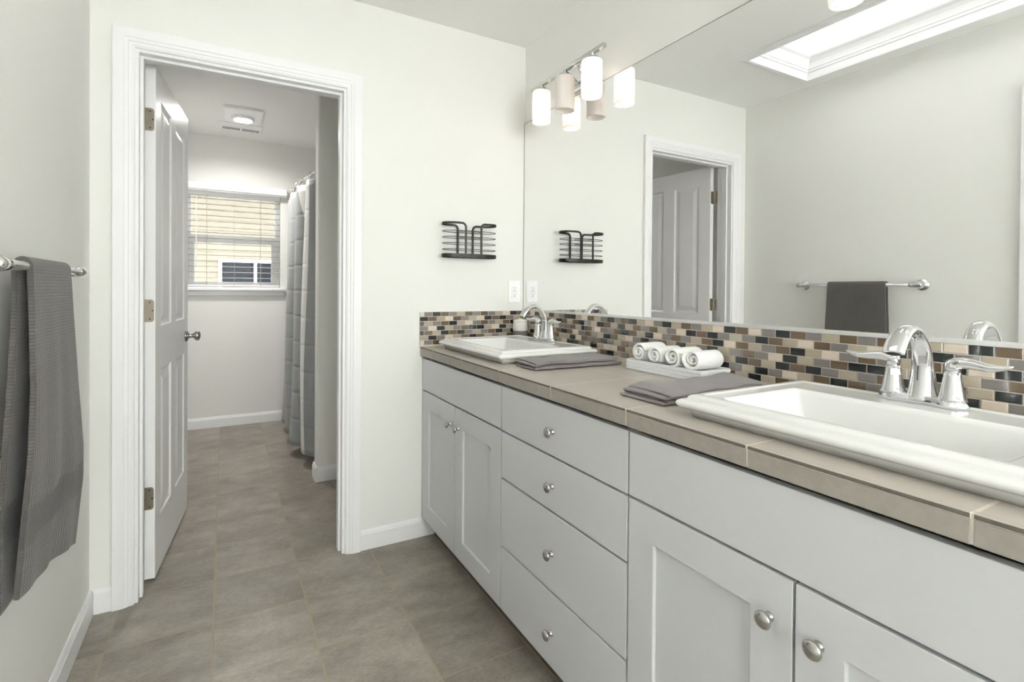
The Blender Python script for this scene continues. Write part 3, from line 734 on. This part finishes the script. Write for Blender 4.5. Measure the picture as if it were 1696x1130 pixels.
# ------------------------------------------------------------------ sinks
def make_sink(cy, label):
    t = thing('sink', label, 'sink', ((RX0 + RX1) / 2, cy, CT), None)
    cx, hx = (RX0 + RX1) / 2, (RX1 - RX0) / 2; R = []
    for ins, z, r in ((.060, -0.020, 0.0084), (.060, 0.0006, 0.0084), (.026, 0.0006, 0.0076), (.025, 0.012, 0.0076), (.020, 0.0165, 0.0076), (.009, 0.019, 0.0084), (.002, 0.0235, 0.0092), (0, 0.0285, 0.0092), (.002, 0.0335, 0.0092), (.008, 0.0372, 0.0084), (.0165, 0.0385, 0.0076),
                      (.0180, 0.0395, 0.0076), (.0190, 0.0432, 0.0076), (.0230, 0.0465, 0.0071), (.030, 0.0485, 0.0067), (.040, 0.0490, 0.0059), (.0430, 0.0480, 0.0055), (.0460, 0.0455, 0.0050)):
        R.append(rrect(cx, cy, hx - ins, RHY - ins, r, CT + z))
    ox0, ox1, ohy = RX0 + 0.062, RX1 - 0.135, RHY - 0.078
    ox, ohx = (ox0 + ox1) / 2, (ox1 - ox0) / 2
    for ins, z, r in ((-.006, 0.0450, .012), (-.002, 0.0445, .012), (.002, 0.0420, .013), (.006, 0.034, .014), (.022, -0.03, .022), (.040, -0.075, .03), (.060, -0.090, .035), (.100, -0.094, .03)):
        R.append(rrect(ox, cy, ohx - ins, ohy - ins, r, CT + z))
    bm = B(); loft(bm, R)
    o = obj('basin', bm, M['porcelain'], t, smooth=True); 
    md = o.modifiers.new('wn', 'WEIGHTED_NORMAL'); md.keep_sharp = False
    bm = B(); lathe(bm, [(0.022, -0.0937), (0.022, -0.0915), (0.016, -0.0905), (0.010, -0.0915), (0.002, -0.0912)], (ox, cy, CT), 'z', 20); obj('drain', bm, M['chrome'], t, smooth=True)
    return t
make_sink(SCY[0], 'white rectangular drop-in sink in the corner beside the outlet wall')
make_sink(SCY[1], 'white rectangular drop-in sink nearest the camera, cropped at the frame edge')

# ------------------------------------------------------------------ faucets
DZ = CT + 0.0474
def make_faucet(cy, label, cx=-0.122):
    t = thing('faucet', label, 'faucet', (cx, cy, DZ), None)
    bm = B(); n = 40
    def outline(sc, z):
        pts = []
        for i in range(n):
            a = 2 * math.pi * i / n; yy = 0.079 * math.copysign(abs(math.sin(a)) ** 0.75, math.sin(a))
            f = abs(yy) / 0.079
            wv = (0.0195 + 0.0085 * math.exp(-((abs(yy) - 0.052) / 0.022) ** 2)) * math.sqrt(max(0.0, 1 - f ** 6))
            pts.append((cx + sc * math.copysign(wv, math.cos(a)) * min(1, abs(math.cos(a)) ** 0.45), cy + sc * yy, z))
        return pts
    loft(bm, [outline(1.0, DZ - 0.0016), outline(1.0, DZ + 0.0045), outline(0.965, DZ + 0.0095), outline(0.90, DZ + 0.0140), outline(0.84, DZ + 0.0158)])
    obj('base_plate', bm, M['chrome'], t, smooth=True, angle=40)
    bm = B()
    path = [(0.006, 0.007), (0.006, 0.020), (0.006, 0.045), (0.004, 0.075), (-0.003, 0.105), (-0.017, 0.130), (-0.038, 0.147), (-0.060, 0.153), (-0.081, 0.147), (-0.098, 0.134), (-0.110, 0.119), (-0.117, 0.107)]
    aw = [.0300, .0265, .0225, .0195, .0178, .0170, .0168, .0172, .0182, .0192, .0198, .0198]; bw = [.0300, .0250, .0190, .0150, .0120, .0105, .0100, .0100, .0098, .0095, .0090, .0088]
    # refine with Catmull-Rom
    P, AA, BB = [], [], []
    for i in range(len(path) - 1):
        p0, p1, p2, p3 = path[max(i - 1, 0)], path[i], path[i + 1], path[min(i + 2, len(path) - 1)]
        for k in range(4):
            u = k / 4; cr_ = lambda a, b, c, d: 0.5 * (2 * b + (c - a) * u + (2 * a - 5 * b + 4 * c - d) * u * u + (3 * b - a - 3 * c + d) * u ** 3)
            P.append((cx + cr_(p0[0], p1[0], p2[0], p3[0]), cy, DZ + cr_(p0[1], p1[1], p2[1], p3[1]))); AA.append(aw[i] * (1 - u) + aw[i + 1] * u); BB.append(bw[i] * (1 - u) + bw[i + 1] * u)
    P.append((cx + path[-1][0], cy, DZ + path[-1][1])); AA.append(aw[-1]); BB.append(bw[-1])
    band(bm, P, (0, 1, 0), AA, BB, 24)
    sp = obj('spout', bm, M['chrome'], t, smooth=True)
    bm = B(); e = Vector(P[-1]); d = (Vector(P[-1]) - Vector(P[-2])).normalized(); nn = Vector((0, 1, 0)).cross(d)
    loft(bm, [[e + d * h + Y_ * (0.013 * math.cos(a)) + nn * (0.0055 * math.sin(a)) for a in [2 * math.pi * i / 16 for i in range(16)]] for h in (0.0004, 0.002)])
    obj('aerator', bm, M['slot'], sp)
    for s in (1, -1):
        hy = cy + s * 0.0515
        bm = B(); lathe(bm, [(0.0235, 0.0130), (0.0232, 0.0175), (0.0220, 0.0195), (0.0195, 0.030), (0.0165, 0.048), (0.0142, 0.062), (0.0132, 0.0700)], (cx, hy, DZ), 'z', 28)
        hb = obj('handle_body', bm, M['chrome'], t, smooth=True)
        bm = B(); lathe(bm, [(0.0118, 0.0702), (0.0118, 0.0715), (0.0130, 0.0720), (0.0130, 0.0830), (0.0115, 0.0880), (0.006, 0.0905), (0.001, 0.091)], (cx, hy, DZ), 'z', 28)
        dirv = Vector((-0.10, s * 0.99, 0)).normalized(); side = Vector((dirv.y, -dirv.x, 0))
        prof = [(-0.008, .0820, .009, .005), (0.004, .0865, .0115, .0058), (0.018, .0895, .0105, .0056), (0.034, .0885, .0092, .0050), (0.050, .0862, .0096, .0042), (0.066, .0855, .0102, .0034), (0.080, .0880, .0078, .0024), (0.089, .0910, .0040, .0014), (0.093, .0925, .0010, .0006)]
        band(bm, [Vector((cx, hy, DZ + z)) + dirv * q for q, z, _, _ in prof], side, [p[2] for p in prof], [p[3] * 2.0 for p in prof], 16)
        obj('lever', bm, M['chrome'], hb, smooth=True)
    return t
make_faucet(SCY[0] + 0.006, 'chrome two-handle arched faucet on the corner sink')
f2 = make_faucet(SCY[1] + 0.004, 'chrome two-handle arched faucet on the sink nearest the camera')
hb = [c for c in f2.children if c.name.startswith('handle_body')][0]
bm = B(); c0 = Vector((-0.122, SCY[1] + 0.004 + 0.0515, DZ + 0.058)); rows = []
for z in (0.0065, -0.0065):
    row = []
    for i in range(9):
        a = math.radians(186 + 8 * i); r = 0.0152 + (0.0065 - z) * 0.14 + 0.0004; row.append((c0.x + r * math.cos(a), c0.y + r * math.sin(a), c0.z + z))
    rows.append(row)
loft(bm, rows, caps=False, closed=False); st = obj('paper_tag', bm, M['sticker'], hb); md = st.modifiers.new('s', 'SOLIDIFY'); md.thickness = 0.0003; md.offset = 1

# ------------------------------------------------------------------ jar in the corner
jr = thing('jar', 'small white ceramic jar with dark grey foot in the worktop corner', 'jar', (-0.050, -0.050, CT))
bm = B(); lathe(bm, [(0.034, 0.0006), (0.0385, 0.002), (0.0388, 0.050), (0.038, 0.0640)], (-0.050, -0.050, CT), 'z', 32); obj('foot', bm, M['ceramic_grey'], jr, smooth=False)
bm = B(); lathe(bm, [(0.0375, 0.0642), (0.0390, 0.067), (0.0385, 0.082), (0.0370, 0.098), (0.0355, 0.108), (0.0353, 0.1085)], (-0.050, -0.050, CT), 'z', 32); obj('bowl', bm, M['ceramic_white'], jr, smooth=True)
bm = B(); lathe(bm, [(0.0355, 0.1088), (0.0378, 0.110), (0.0378, 0.114), (0.033, 0.119), (0.018, 0.1225), (0.010, 0.124), (0.010, 0.127), (0.002, 0.128)], (-0.050, -0.050, CT), 'z', 32); obj('lid', bm, M['ceramic_white'], jr, smooth=True)

# ------------------------------------------------------------------ wall outlet
ou = thing('wall_outlet', 'white double wall outlet beside the mirror edge', 'outlet', (-0.061, -0.003, 1.166))
ox, oz = -0.0615, 1.166
bm = B(); loft(bm, [[(x, -0.0006, z) for x, z, _ in rrect(ox, oz, 0.0350, 0.0585, 0.004, 0)], [(x, -0.004, z) for x, z, _ in rrect(ox, oz, 0.0350, 0.0585, 0.004, 0)], [(x, -0.0062, z) for x, z, _ in rrect(ox, oz, 0.0325, 0.056, 0.004, 0)]])
pl = obj('cover_plate', bm, M['plastic'], ou)
for zz in (0.0485, -0.0485):
    bm = B(); lathe(bm, [(0.003, 0.0062), (0.003, 0.0075), (0.001, 0.0078)], (ox, 0, oz + zz), '-y', 12); obj('screw', bm, M['alu'], pl)
bm = B(); loft(bm, [[(x, yy, z) for x, z, _ in rrect(ox, oz, 0.0168 - i, 0.0335 - i, 0.003, 0)] for yy, i in ((-0.0055, 0), (-0.0085, 0.0), (-0.0092, 0.001))])
rc = obj('receptacle', bm, M['plastic'], ou)
bm = B()
for zz in (0.0165, -0.0165):
    for dx, hh in ((-0.0064, 0.0042), (0.0064, 0.0034)): box(bm, ox + dx - 0.0010, ox + dx + 0.0010, -0.00965, -0.0091, oz + zz + 0.003 - hh, oz + zz + 0.003 + hh)
    lathe(bm, [(0.0026, 0.0091), (0.0026, 0.00965)], (ox, 0, oz + zz - 0.0075), '-y', 12)
box(bm, ox - 0.0168, ox + 0.0168, -0.00935, -0.0091, oz - 0.0006, oz + 0.0006)
obj('slots', bm, M['slot'], rc)

# ------------------------------------------------------------------ wire basket on the wall
wb = thing('wire_basket', 'dark bronze oval wire basket fixed on the wall above the backsplash', 'basket', (-0.343, -0.056, 1.33))
bcx, bcy, bhx, bhy = -0.343, -0.057, 0.139, 0.050
def oval(hx, hy, z, n=48, cx=bcx, cy=bcy, a0=0, a1=360):
    out = []
    for i in range(n + (0 if a1 - a0 == 360 else 1)):
        a = math.radians(a0 + (a1 - a0) * i / n)
        out.append((cx + hx * math.copysign(abs(math.cos(a)) ** 0.72, math.cos(a)), cy + hy * math.copysign(abs(math.sin(a)) ** 0.80, math.sin(a)), z))
    return out
bm = B(); rectband(bm, oval(bhx, bhy, 1.3365), 0.0085, 0.0016, True); obj('base_band', bm, M['black_metal'], wb)
for z in (1.3665, 1.3955, 1.4245, 1.4530):
    bm = B(); tube(bm, oval(bhx - 0.002, bhy - 0.002, z), 0.0018, 6, True); obj('wire', bm, M['black_metal'], wb, smooth=True)
bm = B()
for dx in (-0.08, -0.03, 0.02, 0.07):
    hh = bhy * (1 - (abs(dx) / bhx) ** 2.6) ** 0.5
    tube(bm, [(bcx + dx, bcy - hh, 1.3315), (bcx + dx, bcy + hh, 1.3315)], 0.0015, 6)
obj('floor_wire', bm, M['black_metal'], wb, smooth=True)
for z in (1.4535, 1.4250):
    bm = B(); tube(bm, oval(0.054, 0.022, z - 0.001, 32, bcx - 0.002, bcy - 0.012), 0.0011, 6, True); obj('hook_wire', bm, M['black_metal'], wb, smooth=True)
def rim(xu, sgn, zt):
    """front upright bends into the half rim, runs round the oval end and comes back as the rear upright"""
    p = []; yf, yb = bcy - bhy + 0.001, bcy + bhy - 0.001; r = 0.020
    for i in range(4): p.append((xu, yf, 1.345 + (zt - r - 1.345) * i / 3))
    for a in (25, 50, 75): p.append((xu + sgn * r * (1 - math.cos(math.radians(a))), yf, zt - r + r * math.sin(math.radians(a))))
    x0 = xu + sgn * r; x1 = bcx + sgn * bhx
    for i in range(15):
        a = math.radians(-90 + 180 * i / 14)
        cxx = x1 - sgn * 0.055
        p.append((cxx + sgn * 0.055 * math.cos(a), bcy + (bhy - 0.001) * math.sin(a), zt))
    for a in (75, 50, 25): p.append((xu + sgn * r * (1 - math.cos(math.radians(a))), yb, zt - r + r * math.sin(math.radians(a))))
    for i in range(4): p.append((xu, yb, zt - r - (zt - r - 1.345) * i / 3))
    return p
def ribbon(pts, w, th):
    bm = B(); pts = [Vector(q) for q in pts]; rings = []; k = len(pts)
    for i in range(k):
        tn = (pts[min(i + 1, k - 1)] - pts[max(i - 1, 0)]).normalized()
        # outward normal of the oval wall = horizontal direction away from the axis
        o = Vector((0, pts[i].y - bcy, 0)); q = pts[i]
        if abs(q.x - bcx) > 0.085: o = Vector(((q.x - bcx) - math.copysign(0.084, q.x - bcx), (q.y - bcy), 0))
        o = (o - tn * o.dot(tn)).normalized(); s = tn.cross(o)
        rings.append([q + s * w + o * th, q - s * w + o * th, q - s * w - o * th, q + s * w - o * th])
    loft(bm, rings); return bm
for xu, sg, zt in ((-0.384, -1, 1.4890), (-0.303, 1, 1.4890)):
    obj('rim_band', ribbon(rim(xu, sg, zt), 0.0052, 0.0016), M['black_metal'], wb)

# ------------------------------------------------------------------ folded towels on the worktop
def folded(label, x0, x1, ya, yb, skew, layers, th, group=None, seed=1):
    """a cloth folded zig-zag (cross-section in y, z) and laid along x"""
    t = thing('folded_towel', label, 'towel', ((x0 + x1) / 2, (ya + yb) / 2, CT), group); r = random.Random(seed)
    nx = 46; path = []
    ro = th * 0.62
    for k in range(layers):
        z = th * 0.55 + k * th * 1.24; ys_ = [ya + ro, yb - ro]
        if k % 2: ys_ = ys_[::-1]
        for i in range(13): path.append((ys_[0] + (ys_[1] - ys_[0]) * i / 12, z, k))
        if k < layers - 1:
            s = 1 if k % 2 == 0 else -1
            for a in (-50, 0, 50): path.append((ys_[1] + s * ro * math.cos(math.radians(a)), z + ro + ro * math.sin(math.radians(a)), k + 0.5))
    ph = [r.uniform(0, 6.28) for _ in range(8)]
    bm = B(); rows = []
    for i in range(nx + 1):
        u = i / nx; row = []
        for (y, z, k) in path:
            # each layer starts and ends a little differently along x
            kk = int(k); e0 = 0.012 * math.sin(ph[kk % 8] + 1.3) + (0.010 if kk % 2 else 0); e1 = 0.010 * math.sin(ph[(kk + 3) % 8])
            x = (x0 + e0) * (1 - u) + (x1 + e1) * u
            v = (y - ya) / (yb - ya)
            lift = z / (th * 1.24 * layers)
            zz = z + lift * (0.0035 * math.sin(7 * u + ph[0]) * math.sin(3.1 * v + ph[1]) + 0.0028 * math.sin(15 * u + 4 * v + ph[2]) - 0.006 * max(0, 0.12 - u) / 0.12)
            yy = y + skew * (u - 0.5) + 0.0035 * math.sin(6 * u + ph[3] + kk) * (0.4 + lift) + 0.0015 * math.sin(23 * u + ph[4])
            row.append(bm.verts.new((x, yy, CT + 0.0012 + max(zz, th * 0.5))))
        rows.append(row)
    for a, b in zip(rows, rows[1:]):
        for j in range(len(a) - 1): bm.faces.new((a[j], a[j + 1], b[j + 1], b[j]))
    o = obj('cloth', bm, M['napkin'], t, smooth=True); md = o.modifiers.new('thick', 'SOLIDIFY'); md.thickness = th * 0.82; md.offset = 0
    s = o.modifiers.new('sub', 'SUBSURF'); s.levels = 1; s.render_levels = 1
    bm = B(); zt = CT + 0.0012 + th * 0.55 + (layers - 1) * th * 1.24 + th * 0.45
    return t
folded('folded grey towel lying in front of the corner sink', -0.480, -0.105, -0.742, -0.872, -0.012, 4, 0.0062, seed=2)
folded('folded grey towel lying between the white tray and the near sink', -0.468, -0.075, -1.306, -1.456, -0.008, 4, 0.0058, seed=5)

# ------------------------------------------------------------------ tray with rolled towels
TRX0, TRX1, TRY0, TRY1 = -0.150, -0.016, -0.958, -1.285
ty = thing('tray', 'white ribbed rectangular tray against the backsplash', 'tray', ((TRX0 + TRX1) / 2, (TRY0 + TRY1) / 2, CT))
cx, cy, hx, hy = (TRX0 + TRX1) / 2, (TRY0 + TRY1) / 2, (TRX1 - TRX0) / 2, (TRY0 - TRY1) / 2
R = [rrect(cx, cy, hx - .002, hy - .002, .004, CT + 0.0006, 3)]
for k in range(3):
    z0 = CT + 0.0008 + k * 0.0115
    R += [rrect(cx, cy, hx - .0028, hy - .0028, .004, z0 + 0.0004, 3), rrect(cx, cy, hx, hy, .004, z0 + 0.0018, 3), rrect(cx, cy, hx, hy, .004, z0 + 0.0095, 3), rrect(cx, cy, hx - .0028, hy - .0028, .004, z0 + 0.0109, 3)]
R += [rrect(cx, cy, hx - .001, hy - .001, .004, CT + 0.036, 3), rrect(cx, cy, hx - .007, hy - .007, .003, CT + 0.036, 3), rrect(cx, cy, hx - .008, hy - .008, .003, CT + 0.0245, 3)]
bm = B(); loft(bm, R); obj('tray_body', bm, M['tray'], ty)
def roll(label, yc, rad, turns, xa, xb, seed):
    r = random.Random(seed); bm = B(); n = int(turns * 28); prof = []
    zc = CT + 0.0262 + rad
    for i in range(n + 1):
        u = i / n; a = 2 * math.pi * turns * (1 - u) + r.uniform(0, 0.05) + seed; q = rad - 0.0046 - (rad * 0.74) * u
        prof.append((q * math.cos(a), q * math.sin(a) * (0.93 if u < 0.45 else 0.80)))
    nx = 14; rows = []
    for i in range(nx + 1):
        u = i / nx; row = []
        bul = 1 + 0.03 * math.sin(3.14 * u) + 0.012 * math.sin(9 * u + seed)
        for j, (a, b) in enumerate(prof):
            v = j / n
            end = 0.004 * math.sin(2.2 * v * turns + seed) + 0.006 * v
            x = (xa + end) * (1 - u) + (xb - end) * u
            row.append(bm.verts.new((x, yc + a * bul, zc + b * bul)))
        rows.append(row)
    for a, b in zip(rows, rows[1:]):
        for j in range(len(a) - 1): bm.faces.new((a[j], a[j + 1], b[j + 1], b[j]))
    o = obj('rolled_towel', bm, M['white_towel'], None, smooth=True)
    me = o.data; me.transform(Matrix.Translation((-cx, -yc, -zc))); o.location = (cx, yc, zc)
    md = o.modifiers.new('thick', 'SOLIDIFY'); md.thickness = 0.0088; md.offset = 0
    s = o.modifiers.new('sub', 'SUBSURF'); s.levels = 1; s.render_levels = 1
    return tag(o, label, 'towel', 'rolled white towels in the tray')
RT = [('white rolled towel at the doorway end of the tray', -1.005, 0.0360, 2.3, 1.0), ('white rolled towel second from the doorway end, low in the tray', -1.080, 0.0340, 2.3, 2.3),
      ('white rolled towel second from the near sink end of the tray', -1.158, 0.0370, 2.3, 3.9), ('white ribbed rolled towel at the near sink end of the tray', -1.237, 0.0380, 2.3, 5.1)]
for lab, yc, rad, tn, sd in RT: roll(lab, yc, rad, tn, TRX0 + 0.009, TRX1 - 0.009, int(sd))

# ------------------------------------------------------------------ towel bar + hanging towel
BX, BZ = -1.741, 1.2165
tb = thing('towel_bar', 'chrome towel bar on the left wall', 'towel bar', (LW, -0.745, BZ))
bm = B(); tube(bm, [(BX, -0.440, BZ), (BX, -1.050, BZ)], 0.0098, 20); obj('bar', bm, M['chrome'], tb, smooth=True)
for y, s in ((-0.436, 1), (-1.054, -1)):
    bm = B(); lathe(bm, [(0.030, 0.0006), (0.030, 0.005), (0.027, 0.009), (0.016, 0.013), (0.0125, 0.030), (0.0135, 0.048)], (LW, y, BZ), 'x', 28); obj('wall_flange', bm, M['chrome'], tb, smooth=True)
    bm = B(); lathe(bm, [(0.0108, -0.040), (0.0135, -0.036), (0.0150, -0.014), (0.0162, 0.0), (0.0158, 0.014), (0.0135, 0.018), (0.004, 0.0195)], (BX, y, BZ), 'y' if s > 0 else '-y', 24); obj('end_socket', bm, M['chrome'], tb, smooth=True)
FARX = [(0.478, -1.7200), (0.503, -1.7190), (0.674, -1.7030), (0.754, -1.7020), (0.914, -1.7115), (1.10, -1.7210), (1.20, -1.7255), (1.215, -1.7265)]
NEARX = [(0.478, -1.7460), (0.536, -1.7440), (0.700, -1.7310), (0.827, -1.7215), (0.966, -1.7190), (1.10, -1.7230), (1.20, -1.7265), (1.215, -1.7270)]
BACKX = [(0.478, -1.7790), (0.60, -1.7790), (0.72, -1.7760), (0.97, -1.7620), (1.10, -1.7570), (1.20, -1.7560), (1.215, -1.7555)]
def ip(tab, z):
    if z <= tab[0][0]: return tab[0][1]
    for (a, x), (b, y) in zip(tab, tab[1:]):
        if z <= b:
            u = (z - a) / (b - a); return x + (y - x) * u
    return tab[-1][1]
TH = 0.0105
def towel_pt(v, s):
    """v 0 far edge .. 1 near edge; s runs from the front hem over the bar to the back hem; mid-surface"""
    yb = -0.605 - 0.305 * v
    zf = 0.498 + 0.034 * v + 0.010 * math.sin(3.2 * v); zb = 0.505
    if s < 0.46:
        u = s / 0.46; z = zf + (BZ - zf) * u; k = 1 - u
        x = ip(FARX, z) * (1 - v) + ip(NEARX, z) * v
        x += 0.0045 * math.sin(9.0 * v + 2.4 * u + 0.5) * k * min(1, 4 * v * (1 - v) + 0.2) + 0.0028 * math.sin(19 * v + 3) * k
        y = yb - 0.018 * k * v * math.sin(2.4 * u + 0.4) - 0.010 * k * (v - 0.5) * 2
        return Vector((x - TH / 2, y, z))
    if s <= 0.54:
        a = math.pi * (s - 0.46) / 0.08; rr_ = 0.0098 + TH / 2 + 0.0006
        xf = ip(FARX, BZ) * (1 - v) + ip(NEARX, BZ) * v - TH / 2; xk = ip(BACKX, BZ) 
        return Vector(((xf + xk) / 2 + (xf - xk) / 2 * math.cos(a), yb, BZ + rr_ * math.sin(a)))
    u = (s - 0.54) / 0.46; z = BZ + (zb - BZ) * u
    y = yb - 0.022 * u * (v - 0.3)
    x = ip(BACKX, z) + 0.003 * math.sin(8 * v + 1) * u
    return Vector((max(x, LW + 0.0085), y, z))
ht = thing('hanging_towel', 'charcoal waffle-weave towel draped over the chrome towel bar', 'towel', (BX, -0.757, BZ))
bm = B(); nv, ns = 34, 130; g = [[bm.verts.new(towel_pt(i / nv, j / ns)) for j in range(ns + 1)] for i in range(nv + 1)]
for i in range(nv):
    for j in range(ns):
        f = bm.faces.new((g[i][j], g[i + 1][j], g[i + 1][j + 1], g[i][j + 1]))
        z = f.calc_center_median().z
        if 0.640 < z < 0.715: f.material_index = 1
o = obj('cloth', bm, [M['towel'], M['towel_band']], ht, smooth=True, recalc=False); md = o.modifiers.new('thick', 'SOLIDIFY'); md.thickness = TH; md.offset = 0
bv = o.modifiers.new('round', 'BEVEL'); bv.width = 0.003; bv.segments = 2; bv.limit_method = 'ANGLE'; bv.angle_limit = math.radians(60)

# ------------------------------------------------------------------ vanity light bar
LY = -0.490
vl = thing('vanity_light', 'chrome three-shade vanity light bar at the doorway end of the mirror', 'light fixture', (-0.02, LY, 2.13), 'vanity light bars above the mirror')
bm = B(); loft(bm, [[(xx, LY + dy, 2.1200 + dz) for dy, dz in [(a, b) for a, b, _ in rrect(0, 0, 0.058 - i, 0.058 - i, 0.008, 0)]] for xx, i in ((-0.0006, 0), (-0.014, 0), (-0.020, 0.006))]); obj('canopy', bm, M['chrome'], vl, bevel=0.001)
bm = B(); box(bm, -0.102, -0.082, LY - 0.268, LY + 0.268, 2.1240, 2.1400); obj('bar', bm, M['chrome'], vl, bevel=0.0015)
for s in (-1, 1):
    bm = B(); tube(bm, [(-0.019, LY + s * 0.03, 2.120), (-0.045, LY + s * 0.045, 2.118), (-0.070, LY + s * 0.07, 2.126), (-0.0835, LY + s * 0.085, 2.132)], 0.005, 10); obj('arm', bm, M['chrome'], vl, smooth=True)
for k, dy in enumerate((0.1875, 0.0, -0.1875)):
    y = LY + dy; c = (-0.092, y, 0)
    bm = B(); lathe(bm, [(0.012, 2.1236), (0.012, 2.116), (0.030, 2.112), (0.030, 2.094), (0.020, 2.090), (0.017, 2.066)], c, 'z', 24); so = obj('socket', bm, M['chrome'], vl, smooth=True)
    bm = B(); r = 0.0425
    lathe(bm, [(0.0305, 2.1005), (0.0395, 2.1000), (0.0420, 2.0975), (r, 2.094), (r, 1.957), (r - 0.0008, 1.9545), (r - 0.0026, 1.9545), (r - 0.0034, 1.957), (r - 0.0034, 1.963)], c, 'z', 40, caps=False)
    sh = obj('shade', bm, M['opal'], vl, smooth=True)
    lit = k != 1
    bm = B(); lathe(bm, [(0.012, 2.0655), (0.014, 2.055), (0.021, 2.040), (0.024, 2.022), (0.0215, 2.006), (0.012, 1.996), (0.002, 1.993)], c, 'z', 20)
    obj('bulb', bm, M['bulb'] if lit else M['porcelain'], so, smooth=True)
v2 = copy_tree(vl); v2.location.y = -1.745
v2['label'] = 'chrome three-shade vanity light bar over the near sink, only a shade tip in the mirror'
